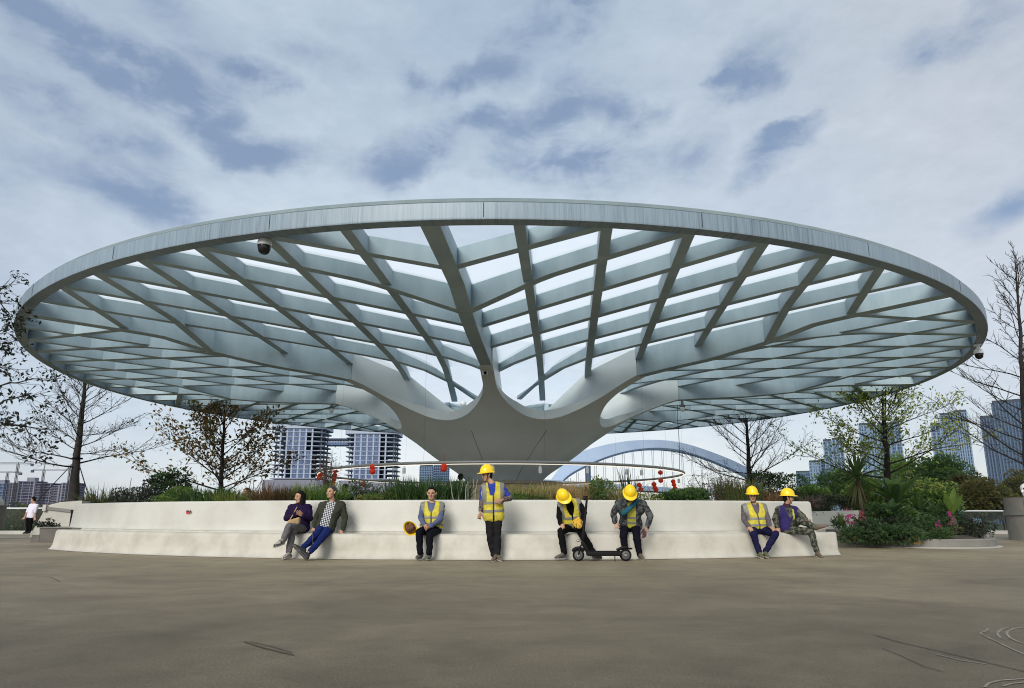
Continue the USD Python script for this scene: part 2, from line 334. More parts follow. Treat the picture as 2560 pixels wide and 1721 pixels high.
ARM_Z = [(0, 2.04), (1.38, 2.04), (1.7, 2.34), (2.65, 2.97), (3.4, 3.55), (4.0, 3.95), (4.4, 4.22), (4.9, 4.5), (5.6, 4.80), (6.2, 5.02), (6.65, 5.15), (7.6, 5.20), (9.3, 5.25), (10.95, 5.40), (12.3, 5.63), (13.1, 5.64), (16, 5.64)]
LAT_Z = [(0, 3.4), (2.2, 4.5), (3.0, 4.85), (4.4, 5.38), (5.2, 5.56), (6.2, 5.655), (8, 5.68), (10.5, 5.69), (13.5, 5.67), (15.5, 5.65)]
TOP_Z = [(0, 3.6), (2.8, 4.64), (3.5, 5.03), (4.5, 5.58), (5.0, 5.82), (5.8, 6.03), (6.6, 6.06), (10.5, 6.07), (13.2, 6.05), (15.0, 5.97), (16, 5.93)]
cz = np.array([0, 0, 0])


def beam(pts, zb, zt, w):
    """A web of width w along plan points with bottom zb and top zt at each."""
    P = np.asarray(pts, float); T = np.gradient(P, axis=0); T /= np.linalg.norm(T, axis=1, keepdims=True)
    N = np.c_[-T[:, 1], T[:, 0]] * w / 2
    k = len(P); V = np.zeros((k, 4, 3))
    V[:, 0, :2] = P - N; V[:, 1, :2] = P + N; V[:, 2, :2] = P + N; V[:, 3, :2] = P - N
    V[:, 0, 2] = zb; V[:, 1, 2] = zb; V[:, 2, 2] = zt; V[:, 3, 2] = zt
    F = []
    for q in range(k - 1):
        for i in range(4):
            j = (i + 1) % 4; F.append((q * 4 + i, q * 4 + j, (q + 1) * 4 + j, (q + 1) * 4 + i))
    F += [(0, 3, 2, 1), ((k - 1) * 4, (k - 1) * 4 + 1, (k - 1) * 4 + 2, (k - 1) * 4 + 3)]
    return V.reshape(-1, 3), np.array(F)


# rim: box girder with a dark underside face, a cap set back on top
obj('rim', lathe([(15.28, 5.63), (15.52, 5.63), (15.53, 5.66), (15.53, 5.93), (15.50, 5.945), (15.28, 5.945)], 160), M['fascia'], can, smooth=40)
obj('rim_cap', lathe([(15.20, 5.947), (15.47, 5.947), (15.485, 5.965), (15.44, 6.05), (15.36, 6.075), (15.20, 6.075)], 160), M['cap_steel'], can, smooth=40)

for k in range(26):
    a = PH + 0.06 + k * PI / 13
    obj('panel_joint', beam([pol(15.525, a - 0.0004), pol(15.525, a + 0.0004)], 5.665, 5.925, 0.014), M['joint'], can)

# column with eight arms: a flared shell cut by long rounded openings
prof_o = [(r, interp(r, ARM_Z)) for r in np.r_[1.38, np.linspace(1.5, 6.65, 34)]]
Z0 = 2.04
def xs(p):
    p = np.array(p, float); x, y = p[:, 0], p[:, 1]
    if np.sum(x * np.roll(y, -1) - y * np.roll(x, -1)) < 0: p = p[::-1]
    return m3.CrossSection([p])


poly = [(0, Z0)] + prof_o + [(6.65, 7.2), (0, 7.2)]
revolve = m3.Manifold.revolve(xs(poly), 144)
top_poly = [(0, 9.0)] + [(0, TOP_Z[0][1])] + [(r, interp(r, TOP_Z)) for r in np.linspace(0.3, 7.2, 30)] + [(7.2, 9.0)]
top_cut = m3.Manifold.revolve(xs(top_poly), 144)
body = revolve - top_cut
# dish: between the arms the shell is only about 0.3 m thick
dishm = m3.Manifold.revolve(xs([(0, 2.9), (1.2, 2.9), (1.9, 2.98), (2.65, interp(2.65, ARM_Z) + 0.34), (3.4, interp(3.4, ARM_Z) + 0.30), (4.3, interp(4.3, ARM_Z) + 0.30), (7.5, interp(6.65, ARM_Z) + 0.5), (7.5, 9), (0, 9)]), 144)
for i in range(8):
    a0 = PH + i * PI / 4; a1 = a0 + PI / 4; am = (a0 + a1) / 2
    wedge = Polygon([tuple(pol(0.01, am)), tuple(pol(14, a0)), tuple(pol(14, (a0 + am) / 2)), tuple(pol(14, am)), tuple(pol(14, (a1 + am) / 2)), tuple(pol(14, a1))])
    inner = wedge.buffer(-0.20)
    inner = inner.buffer(-2.15, 64).buffer(2.15, 64)
    body = body - m3.Manifold.extrude(xs(np.array(inner.exterior.coords)[:-1]), 9.0)
# keep the arm webs standing above the dish
webs = m3.Manifold()
for i in range(8):
    a = PH + i * PI / 4
    web = m3.Manifold.cube((0.40, 7.0, 8)).translate((-0.20, -7.2, 0)).rotate((0, 0, math.degrees(a)))
    webs = webs + web
body = body - (dishm - webs)
obj('column', body, M['steel_column'], can, smooth=35)
# narrow dark assembly joints on the column face
for a, r0, r1 in ((PH - 0.36, 1.75, 3.5), (PH + 0.40, 1.42, 3.55)):
    pts = []
    for r in np.linspace(r0, r1, 12):
        aa = a + (0.10 if a > PH else -0.02) * (r - r0) / (r1 - r0) * (1 if a > PH else -1) + (0 if a > PH else 0.1)
        p = pol(r, aa); pts.append((p[0], p[1], interp(r, ARM_Z) - 0.002))
    obj('joint', tube(pts, 0.007, 4), M['joint'], can)

# main ribs from the column arms to the rim
for i in range(8):
    a = PH + i * PI / 4
    s = np.r_[6.66, np.linspace(7.2, 15.35, 22)]
    obj('main_rib', beam([pol(q, a) for q in s], interp(s, ARM_Z) - 0.004, interp(s, TOP_Z), 0.34), M['steel'], can)

SK = lambda k: 2.19 * k
cells = []
for i in range(8):
    a0 = PH + i * PI / 4; a1 = a0 + PI / 4
    lines = {}
    for fam in (0, 1):
        for k in range(1, 7):
            if fam == 0:  P0, P1 = pol(SK(k), a1), pol(RR, a0 + k * PI / 32)
            else:         P0, P1 = pol(SK(k), a0), pol(RR, a1 - k * PI / 32)
            n = 14; t = np.linspace(0, 1, n)[:, None]
            L_ = P0 + (P1 - P0) * t
            if k == 1:      # the innermost member ends on the lip of the column opening
                L_ = L_[np.hypot(*L_.T) > 2.45]
            r = np.hypot(*L_.T); zb = interp(r, LAT_Z); zt = interp(r, TOP_Z)
            if k == 5:
                u = np.linspace(0, 1, len(L_)); zb = np.minimum(zb, 5.40 + 0.27 * np.minimum(1, u / 0.42))
            zb = zb + (0.003 if fam else 0.0) + 0.0015 * (k % 2); zt = zt - (0.012 if fam else 0.008)
            w = 0.20 if k != 5 else 0.21
            obj('lattice_beam', beam(L_, zb, zt, w), M['steel'], can)
            lines[fam, k] = (P0, P1)

    def cross(l0, l1):
        (p, q), (r_, s_) = l0, l1
        A = np.array([q - p, -(s_ - r_)]).T; t = np.linalg.solve(A, r_ - p)[0]
        return p + (q - p) * t
    lines[0, 0] = (pol(0.3, a0), pol(RR, a0)); lines[1, 0] = (pol(0.3, a1), pol(RR, a1))
    for k in range(0, 7):
        for j in range(0, 7):
            corners = []
            for kk, jj in ((k, j), (k + 1, j), (k + 1, j + 1), (k, j + 1)):
                if kk > 6 or jj > 6: corners = None; break
                if kk == 0 and jj == 0: corners.append(pol(0.3, (a0 + a1) / 2)); continue
                corners.append(cross(lines[0, kk], lines[1, jj]))
            if corners is None: continue
            Pg = Polygon(corners)
            if not Pg.is_valid: continue
            Pg = Pg.intersection(Point(0, 0).buffer(15.25, 64)).difference(Point(0, 0).buffer(4.6, 32)).buffer(-0.07, join_style=2)
            if Pg.is_empty or Pg.area < 0.05 or Pg.geom_type != 'Polygon': continue
            tv, tf = trimesh.creation.triangulate_polygon(Pg, engine='earcut')
            r = np.hypot(*tv.T); zt = interp(r, TOP_Z) - 0.05
            obj('glass_pane', (np.c_[tv, zt], tf), M['roof_glass'], can)

# ------------------------------------------------------------------ bench: one long curve of pale cast concrete, seat and backrest
A_SL, A_SR = on_bench(113, 13.78 + DR, 0.0)[1], on_bench(2106, 13.78 + DR, 0.0)[1]
A_BL, A_BR = on_bench(189, 12.90 + DR, 1.10)[1], on_bench(2020, 12.90 + DR, 1.10)[1]
bench = thing('curved_bench', 'long curved pale concrete bench with high backrest around the planting bed', 'bench', (CB[0], CB[1], 0))


def rounded(pts, r, n=5):
    """Rounds the corners of an open profile."""
    P = [np.array(p, float) for p in pts]; out = [P[0]]
    for i in range(1, len(P) - 1):
        a, b, c = P[i - 1], P[i], P[i + 1]; rr = r[i] if hasattr(r, '__len__') else r
        u = (a - b) / np.linalg.norm(a - b); v = (c - b) / np.linalg.norm(c - b)
        d = min(rr, 0.45 * np.linalg.norm(a - b), 0.45 * np.linalg.norm(c - b))
        for t in np.linspace(0, 1, n):
            out.append((1 - t) ** 2 * (b + u * d) + 2 * t * (1 - t) * b + t * t * (b + v * d))
    return out + [P[-1]]


def sweep(prof, a0, a1, n=120, cap=0.10):
    """Sweeps a closed profile about the bench centre; the last bit at either end rounds off."""
    P = np.asarray(prof, float) + [DR, 0]
    R_ = 13.3 + DR
    e = (1 - np.cos(np.linspace(0, PI / 2, 12))) * cap / R_
    A = np.r_[a0 + e, np.linspace(a0 + cap / R_, a1 - cap / R_, n)[1:-1], (a1 - e)[::-1]]
    V = []
    rc = P[:, 0].min() + 0.3
    for a in A:
        d = min(a - a0, a1 - a) * R_
        s = 1.0 if d >= cap else math.sqrt(max(0, 1 - (1 - d / cap) ** 2))
        q = P.copy()
        if s < 1:
            q[:, 0] = np.where(P[:, 0] > rc, P[:, 0] - (1 - s) * cap * np.clip(P[:, 1] / 0.1, 0, 1), P[:, 0]); q[:, 1] = P[:, 1] - (1 - s) * cap * 0.9 * np.clip((P[:, 1] - 0.1) / P[:, 1].max(), 0, 1)
        e_ = max(0.0, 1 - d / 0.6); tg = (1 if a > (a0 + a1) / 2 else -1) * e_ * e_ * np.clip(P[:, 0].max() - P[:, 0], 0, 0.24)      # the end turns its face outwards
        V.append(np.c_[q[:, 0] * math.sin(a) + tg * math.cos(a), -q[:, 0] * math.cos(a) + tg * math.sin(a), q[:, 1]])
    V = np.array(V); k, m = V.shape[:2]
    F = []
    for q in range(k - 1):
        i = np.arange(m); j = (i + 1) % m
        F.append(np.c_[q * m + i, (q + 1) * m + i, (q + 1) * m + j]); F.append(np.c_[q * m + i, (q + 1) * m + j, q * m + j])
    tv, tf = trimesh.creation.triangulate_polygon(Polygon(P), engine='earcut')
    idx = [int(np.argmin(np.hypot(*(P - t).T))) for t in tv]
    F += [np.array([[idx[b] for b in t] for t in tf]), np.array([[(k - 1) * m + idx[b] for b in t[::-1]] for t in tf])]
    return V.reshape(-1, 3), np.vstack(F)


seat_p = rounded([(13.76, 0.0), (13.68, 0.02), (13.62, 0.13), (13.565, 0.475), (13.02, 0.455), (12.985, 0.50)], [0, 0.10, 0.12, 0.085, 0.10, 0]) + [(12.90, 0.50), (12.90, 0.0)]
back_p = [(12.985, 0.502)] + rounded([(12.985, 0.502), (12.955, 0.60), (12.90, 1.125), (12.70, 1.12), (12.69, 0.9)], [0, 0.06, 0.05, 0.05, 0])[1:] + [(12.69, 0.0), (12.898, 0.0), (12.898, 0.502)]
obj('seat', sweep(seat_p, A_SL, A_SR, 150, 0.07), M['concrete_seat'], bench, smooth=40)
obj('backrest', sweep(back_p, A_BL, A_BR, 150, 0.07), M['concrete'], bench, smooth=40)
bed = lathe([(r_ + DR, z_) for r_, z_ in [(8.9, 0.0), (12.685, 0.0), (12.685, 1.02), (12.0, 1.06), (9.6, 1.02), (8.9, 0.8)]], 90, (CB[0], CB[1], 0), A_BL + 0.01, A_BR - 0.01)
obj('planting_bed', bed, M['soil'], kind='structure')
pl = thing('column_plinth', 'round beige stone plinth under the canopy column', 'plinth', (CC[0], CC[1], 0))
obj('plinth_wall', lathe([(0, 0.0), (2.15, 0), (2.15, 1.92), (0, 1.92)], 48), M['beige'], pl, smooth=40)
obj('coping', lathe([(0, 1.922), (2.22, 1.922), (2.22, 2.035), (0, 2.035)], 48), M['concrete_grey'], pl, smooth=40)

# ------------------------------------------------------------------ people
def H(*balls):
    """Hull of spheres given as (point, radius)."""
    parts = []
    for p, r in balls:
        n = 12 if r < 0.03 else 16
        parts.append(m3.Manifold.sphere(r, n).translate(tuple(map(float, p))))
    return m3.Manifold.batch_hull(parts)


def chain(pts, rad):
    return [H((pts[i], rad[i]), (pts[i + 1], rad[i + 1])) for i in range(len(pts) - 1)]


def join(parts): return m3.Manifold.batch_boolean(parts, m3.OpType.Add)


def soften(man, edge=0.03, it=6, noise=0.0, ns=14.0, seed=0):
    q = man.refine_to_length(edge).to_mesh()
    t = trimesh.Trimesh(q.vert_properties[:, :3], q.tri_verts, process=True)
    if it: trimesh.smoothing.filter_taubin(t, iterations=it)
    if noise:
        n = meshkit.fbm(t.vertices * ns + seed * 7.3, 3, seed) - 0.5
        t.vertices = t.vertices + t.vertex_normals * (n * noise)[:, None]
    return t


def unit(v): v = np.asarray(v, float); return v / (np.linalg.norm(v) + 1e-9)


def frame(face, up):
    """Rows: side (the figure's left), front, up."""
    f = unit(face); u = unit(np.asarray(up, float) - f * np.dot(up, f)); s = np.cross(f, u) * -1
    return np.array([s, f, u])


M['skin'] = mat('skin', (0.43, 0.255, 0.165), 0.5, 0.0, (0.36, 0.195, 0.12), 9.0, spec=0.35)
M['hair'] = mat('black_hair', (0.006, 0.0055, 0.0055), 0.6, bump=0.6, bscale=160, spec=0.12)
M['grey_hair'] = mat('short_grey_hair', (0.03, 0.027, 0.025), 0.6, bump=0.5, bscale=160)
M['eye'] = mat('dark_eye', (0.015, 0.012, 0.01), 0.3)
M['lip'] = mat('lips', (0.24, 0.10, 0.075), 0.5)
M['helmet'] = mat('yellow_plastic', (0.88, 0.60, 0.010), 0.28, 0.0, (0.80, 0.52, 0.010), 3.0, spec=0.5)
M['helmet_in'] = mat('helmet_lining', (0.16, 0.06, 0.03), 0.8, 0.0, (0.05, 0.02, 0.02), 40.0)
M['hi_vis'] = mat('hi_vis_yellow', (0.60, 0.50, 0.028), 0.75, 0.0, (0.36, 0.31, 0.05), 16.0, bump=0.4, bscale=30)
M['hi_vis_dull'] = mat('dull_hi_vis_yellow', (0.50, 0.47, 0.04), 0.7, 0.0, (0.36, 0.36, 0.05), 12.0, bump=0.4, bscale=30)
M['reflective'] = mat('reflective_tape', (0.17, 0.17, 0.145), 0.5, 0.0)
M['glove'] = mat('yellow_glove', (0.66, 0.40, 0.03), 0.7, 0.0, (0.5, 0.28, 0.02), 20.0)
M['glove_dark'] = mat('dark_glove', (0.07, 0.03, 0.035), 0.75)
cloth = lambda nm, c, k=0.72, s=10.0: mat(nm, c, 0.85, 0.0, tuple(v * k for v in c), s, bump=0.5, bscale=26, spec=0.08)
M['navy_black'] = cloth('navy_black_cloth', (0.006, 0.006, 0.011)); M['black'] = cloth('black_cloth', (0.006, 0.006, 0.0065)); M['charcoal'] = cloth('charcoal_cloth', (0.016, 0.015, 0.016))
M['navy'] = cloth('navy_cloth', (0.012, 0.012, 0.045)); M['royal'] = cloth('royal_blue_cloth', (0.011, 0.021, 0.105)); M['blue_shirt'] = cloth('blue_shirt_cloth', (0.03, 0.05, 0.30))
M['slate'] = cloth('slate_blue_cloth', (0.10, 0.12, 0.21)); M['purple'] = cloth('dark_purple_wool', (0.018, 0.009, 0.040)); M['violet'] = cloth('violet_cloth', (0.038, 0.028, 0.12))
M['olive'] = cloth('grey_olive_cloth', (0.042, 0.044, 0.032)); M['grey_trouser'] = cloth('grey_trouser_cloth', (0.13, 0.125, 0.125)); M['mauve'] = cloth('grey_mauve_cloth', (0.115, 0.096, 0.108))
M['white_shirt'] = cloth('white_shirt_cloth', (0.66, 0.63, 0.72), 0.9); M['teal'] = cloth('teal_scarf_cloth', (0.022, 0.105, 0.145)); M['maroon'] = cloth('dark_maroon_cloth', (0.06, 0.025, 0.035))
M['pouch'] = cloth('tan_pouch_cloth', (0.42, 0.29, 0.15)); M['tartan_sleeve'] = mat('patterned_sleeve', (0.17, 0.11, 0.09), 0.8, 0.0, (0.03, 0.025, 0.03), 34.0, 0.45, 0.55)
M['camo'] = mat('woodland_camouflage', (0.115, 0.115, 0.085), 0.85, 0.0, (0.022, 0.026, 0.02), 15.0, 0.44, 0.54, bump=0.4, bscale=26, spec=0.2)
M['camo_dark'] = mat('dark_camouflage', (0.085, 0.095, 0.095), 0.85, 0.0, (0.02, 0.022, 0.024), 17.0, 0.42, 0.55, bump=0.4, bscale=26, spec=0.2)
M['shoe_grey'] = mat('grey_suede', (0.10, 0.095, 0.08), 0.8, 0.0, (0.07, 0.065, 0.055), 20.0); M['shoe_black'] = mat('black_leather', (0.014, 0.014, 0.015), 0.4)
M['shoe_brown'] = mat('dusty_brown_leather', (0.11, 0.08, 0.055), 0.6); M['shoe_green'] = mat('green_canvas', (0.10, 0.10, 0.05), 0.8); M['shoe_white'] = mat('white_trainer', (0.42, 0.39, 0.35), 0.6, 0.0, (0.05, 0.045, 0.04), 38.0, 0.47, 0.53)
M['sole'] = mat('shoe_sole', (0.30, 0.28, 0.25), 0.7); M['white_print'] = mat('white_print', (0.7, 0.7, 0.68), 0.6)


def plaid_material():
    n = {'tc': ('texture_coordinate', {}), 'mp': ('mapping', {'rotation': (0, 0.35, 0.0)}), 'a': ('wave_texture', {'scale': 7.5, 'bands_direction': 'x'}), 'b': ('wave_texture', {'scale': 7.5, 'bands_direction': 'z'}),
         'm': ('mix', {'mix_type': 'mix', 'fac': 0.5}), 'r': ('rgb_ramp', {'interpolate': False, 'ramp': [(0.0, (0.02, 0.024, 0.035)), (0.36, (0.15, 0.155, 0.17)), (0.66, (0.55, 0.55, 0.55))]}), 'p': ('principled_bsdf', {'roughness': 0.8})}
    return usdkit.material(stage, '/World/Looks/plaid_shirt', n, [('tc.object', 'mp.vector'), ('mp.vector', 'a.vector'), ('mp.vector', 'b.vector'), ('a.color', 'm.color1'), ('b.color', 'm.color2'), ('m.color', 'r.fac'), ('r.color', 'p.base_color')], surface='p.BSDF')


M['plaid'] = plaid_material()


def helmet_parts(c, fr, k=1.0):
    """A safety helmet about the head centre c with the head's frame fr: shell with ridges, and a brim with a peak."""
    nu, nv = 40, 14
    V, F = [], []
    for i in range(nv + 1):
        t = i / nv * PI / 2
        for j in range(nu):
            a = j / nu * 2 * PI
            x = 0.118 * math.sin(a) * math.cos(t); y = 0.142 * math.cos(a) * math.cos(t); z = 0.150 * math.sin(t) ** 0.92
            ridge = 0.006 * math.exp(-(x / 0.022) ** 2) * (t > 0.35)
            V.append((x, y, z + ridge + 0.02))
    n1 = len(V)
    for i in range(nv + 1):     # inner skin
        t = i / nv * PI / 2
        for j in range(nu):
            a = j / nu * 2 * PI
            V.append((0.112 * math.sin(a) * math.cos(t), 0.136 * math.cos(a) * math.cos(t), 0.142 * math.sin(t) ** 0.92 + 0.02))
    for b in (0, n1):
        for i in range(nv):
            for j in range(nu):
                q = (b + i * nu + j, b + i * nu + (j + 1) % nu, b + (i + 1) * nu + (j + 1) % nu, b + (i + 1) * nu + j)
                F.append(q if b == 0 else q[::-1])
    for j in range(nu):
        F.append((j, n1 + j, n1 + (j + 1) % nu, (j + 1) % nu))
    BV, BF = [], []
    for j in range(nu):
        a = j / nu * 2 * PI
        e = 0.022 + 0.045 * max(0, math.cos(a)) ** 2
        for (s_, z) in ((0.0, 0.027), (1.0, 0.013 - 0.010 * max(0, math.cos(a))), (1.0, 0.006 - 0.010 * max(0, math.cos(a))), (0.0, 0.019)):
            BV.append((math.sin(a) * (0.114 + e * s_), math.cos(a) * (0.138 + e * s_), z))
    for j in range(nu):
        for q in range(4):
            BF.append((j * 4 + q, ((j + 1) % nu) * 4 + q, ((j + 1) % nu) * 4 + (q + 1) % 4, j * 4 + (q + 1) % 4))
    tr = lambda v: np.asarray(v) * k @ fr + c
    return (tr(V), np.array(F)), (tr(BV), np.array(BF))


def hand(w, d, palm_n, size=1.0, curl=0.55, side=1.0):
    """Palm, four unequal bent fingers and a thumb from wrist w along d; palm_n points out of the palm; side sets the thumb side."""
    d = unit(d); pn = unit(np.asarray(palm_n) - d * np.dot(palm_n, d)); s = np.cross(d, pn) * side
    k = size
    w = np.asarray(w, float); out = []
    base = w + d * 0.085 * k
    out.append(H((w + d * 0.01, 0.021 * k), (w + s * 0.008 * k + d * 0.02 * k, 0.018 * k), (base + s * 0.028 * k, 0.013 * k), (base - s * 0.030 * k, 0.012 * k), (base, 0.014 * k)))
    for i, (o, L) in enumerate(((0.030, 0.072), (0.010, 0.082), (-0.011, 0.076), (-0.031, 0.060))):
        p0 = base + s * o * k - d * 0.012 * k; p = [p0]; ang = 0.25 * curl
        for q, fr_ in enumerate((0.48, 0.29, 0.23)):
            ang += curl * (0.55 if q else 0.25)
            dd = d * math.cos(ang) + pn * math.sin(ang)
            p.append(p[-1] + unit(dd + s * o * 2.2) * L * fr_ * k)
        out += chain(p, np.array([0.0098, 0.0092, 0.0084, 0.0074]) * k)
    t0 = w + d * 0.025 * k + s * 0.022 * k; t1 = t0 + unit(d * 0.75 + s * 0.7 + pn * 0.2) * 0.042 * k; t2 = t1 + unit(d * 0.95 + s * 0.25 + pn * 0.45) * 0.03 * k
    out += chain([t0, t1, t2], np.array([0.014, 0.0108, 0.0088]) * k)
    return out


def person(label, base_px, Y, J, dz, face, up=(0, 0, 1), group=None, skin='skin', top=None, under=None, trousers=None, shoes='shoe_grey', vest=None, helmet=False, hair='hair', long_hair=False,
           sleeves=None, toes=None, open_front=0.0, fat=1.0, palms=None, hands=(True, True), curl=0.55, collar=None, glove=(None, None), size=1.0, legs_loose=1.0, vest_low=0.085):
    """J: joints as picture pixels; dz: their depth in metres relative to Y. The left hand column of each pair (l) is the one on the picture's left."""
    P = {k: at(v[0], v[1], Y + dz.get(k, 0.0)) for k, v in J.items()}
    foot = np.array([(P['anl'][0] + P['anr'][0]) / 2, (P['anl'][1] + P['anr'][1]) / 2, 0.0])
    t = thing('person', label, 'person', foot, group)
    S = size
    fr = frame(face, up); c = P['head']
    mid_sh = (P['shl'] + P['shr']) / 2; mid_hip = (P['hipl'] + P['hipr']) / 2
    tu = unit(mid_sh - mid_hip); ts = unit(P['shr'] - P['shl']); tf = unit(np.cross(tu, ts)); tf = tf if tf[1] < 0 else -tf    # torso front faces the camera side
    shw = np.linalg.norm(P['shr'] - P['shl'])
    # --- body: one surface
    h = lambda s, f, u: c + (s * fr[0] + f * fr[1] + u * fr[2]) * S
    parts = [H((h(0, -0.012, 0.045), 0.083 * S), (h(0, 0.012, 0.03), 0.078 * S), (h(0, 0.02, -0.035), 0.062 * S)),
             H((h(0, 0.02, -0.02), 0.066 * S), (h(0.022, 0.035, -0.085), 0.030 * S), (h(-0.022, 0.035, -0.085), 0.030 * S), (h(0, 0.052, -0.092), 0.024 * S)),
             H((h(0, 0.088, 0.012), 0.010 * S), (h(0, 0.101, -0.026), 0.013 * S), (h(0.012, 0.090, -0.030), 0.010 * S), (h(-0.012, 0.090, -0.030), 0.010 * S)),
             H((h(0.030, 0.074, 0.026), 0.014 * S), (h(-0.030, 0.074, 0.026), 0.014 * S)),
             H((h(0.045, 0.055, -0.02), 0.024 * S), (h(0.03, 0.06, -0.03), 0.02 * S)), H((h(-0.045, 0.055, -0.02), 0.024 * S), (h(-0.03, 0.06, -0.03), 0.02 * S))]
    for s_ in (-1, 1):
        parts.append(H((h((0.083 - 0.02 * long_hair) * s_, -0.008, 0.015), 0.010 * S), (h((0.090 - 0.03 * long_hair) * s_, -0.016, 0.028), 0.012 * S), (h(0.082 * s_, -0.004, -0.022), 0.008 * S)))
    nb = P['neck']
    parts += [H((h(0, -0.015, -0.06), 0.050 * S), (nb + tu * 0.01, 0.056 * S)), H((nb, 0.056 * S), (mid_sh, 0.075 * S))]
    parts += [H((P['shl'], 0.050), (mid_sh, 0.07), (mid_hip + tu * 0.25, 0.085)), H((P['shr'], 0.050), (mid_sh, 0.07), (mid_hip + tu * 0.25, 0.085)), H((P['hipl'], 0.08), (P['hipr'], 0.08), (mid_hip + tu * 0.25, 0.09))]
    for q in 'lr':
        parts += chain([P['sh' + q], P['el' + q], P['wr' + q]], [0.046, 0.036, 0.026])
        parts += chain([P['hip' + q], P['kn' + q], P['an' + q]], [0.075, 0.05, 0.036])
        if hands['lr'.index(q)]:
            hd = P.get('hd' + q, P['wr' + q] + (P['wr' + q] - P['el' + q]))
            pn = (palms or {}).get(q, (0, -1, -0.3))
            parts += hand(P['wr' + q], hd - P['wr' + q], pn, 1.0, curl, 1.0 if q == 'r' else -1.0)
    obj('body', soften(join(parts), 0.018, 5), M[skin], t, smooth=True, off=foot)
    # --- face details
    for s_ in (-1, 1):
        obj('eye', H((h(0.032 * s_ + 0.008, 0.079, 0.008), 0.0085 * S), (h(0.032 * s_ - 0.008, 0.080, 0.008), 0.0085 * S)), M['eye'], t, smooth=True, off=foot)
        obj('eyebrow', H((h(0.032 * s_ + 0.012, 0.080, 0.030), 0.0055 * S), (h(0.032 * s_ - 0.012, 0.083, 0.031), 0.0055 * S)), M['hair'], t, smooth=True, off=foot)
    obj('mouth', H((h(0.017, 0.083, -0.058), 0.006 * S), (h(-0.017, 0.083, -0.058), 0.006 * S), (h(0, 0.089, -0.058), 0.007 * S)), M['lip'], t, smooth=True, off=foot)
    # --- hair
    if hair:
        cap = H((h(0, -0.016, 0.050), 0.092 * S), (h(0, 0.008, 0.042), 0.088 * S), (h(0, -0.035, -0.03), 0.066 * S))
        n1 = unit(fr[1] * -0.80 + fr[2] * 0.60)
        cap = cap.trim_by_plane(tuple(n1), float(np.dot(n1, h(0, 0.030, 0.048))))
        if long_hair:
            cap = join([cap, H((h(0, -0.03, 0.03), 0.095), (h(0.05, -0.045, -0.12), 0.055), (h(-0.05, -0.045, -0.12), 0.055), (h(0, -0.055, -0.15), 0.05)).trim_by_plane(tuple(-fr[1]), float(np.dot(-fr[1], h(0, 0.030, 0))))])
        obj('hair', soften(cap, 0.016, 2, 0.018, 40.0, 3), M[hair], t, smooth=True, off=foot)
    if helmet:
        sh, br = helmet_parts(h(0, -0.004, 0.040), fr, 1.0 * S)
        hs = obj('helmet', sh, M['helmet'], t, smooth=40, off=foot)
        obj('brim', br, M['helmet'], hs, smooth=50, off=foot)
        strap = [h(0.088, 0.02, 0.04), h(0.078, 0.03, -0.04), h(0.03, 0.055, -0.115), h(-0.03, 0.055, -0.115), h(-0.078, 0.03, -0.04), h(-0.088, 0.02, 0.04)]
        obj('chin_strap', tube(strap, 0.006, 5), M['black'], hs, off=foot)
    # --- trousers
    if trousers:
        L_ = legs_loose
        tr = [H((P['hipl'], 0.098 * fat), (P['hipr'], 0.098 * fat), (mid_hip + tu * 0.13, 0.10 * fat))]
        for q in 'lr':
            k_, a_ = P['kn' + q], P['an' + q]; m_ = (k_ + a_) / 2 - tf * 0.012
            tr += chain([P['hip' + q], P['kn' + q], m_, a_ + (k_ - a_) * 0.05], [0.092, 0.070, 0.064 * L_, 0.056 * L_])
        obj('trousers', soften(join(tr), 0.020, 3, 0.034, 15.0, 5), M[trousers], t, smooth=True, off=foot)
    # --- shoes
    for q in 'lr':
        a_ = P['an' + q]; to = P['to' + q] if 'to' + q in P else a_ + np.array([0, -0.16, -0.06])
        d = unit(to - a_); dn = np.array([0, 0, -1.0])
        if 'he' + q in P: he = P['he' + q]
        else: he = a_ + np.array([-d[0] * 0.03, -d[1] * 0.03, -0.05])
        sv = unit(np.cross(to - he, unit(a_ - he)))
        up_ = -unit(np.cross(to - he, sv)); up_ = up_ if np.dot(up_, a_ - he) > 0 else -up_
        ax = unit(to - he); L = 0.27
        p = lambda f, s2, u: he + ax * f + sv * s2 + up_ * u
        sh = join([H((p(0.0, 0, 0.022), 0.032), (p(0.03, 0, 0.07), 0.036), (p(0.11, 0, 0.035), 0.038)), H((p(0.08, 0, 0.04), 0.038), (p(0.19, 0.012, 0.016), 0.028), (p(0.19, -0.012, 0.016), 0.028), (p(0.235, 0, 0.012), 0.022))])
        so = obj('shoe', soften(sh, 0.018, 2), M[shoes], t, smooth=True, off=foot)
        sole = H((p(0.0, 0, -0.012), 0.012), (p(0.0, 0.02, -0.012), 0.012), (p(0.0, -0.02, -0.012), 0.012), (p(0.19, 0.033, -0.012), 0.011), (p(0.19, -0.033, -0.012), 0.011), (p(0.245, 0, -0.011), 0.011))
        obj('sole', sole, M['sole'] if shoes != 'shoe_black' else M['shoe_grey'], so, smooth=50, off=foot)
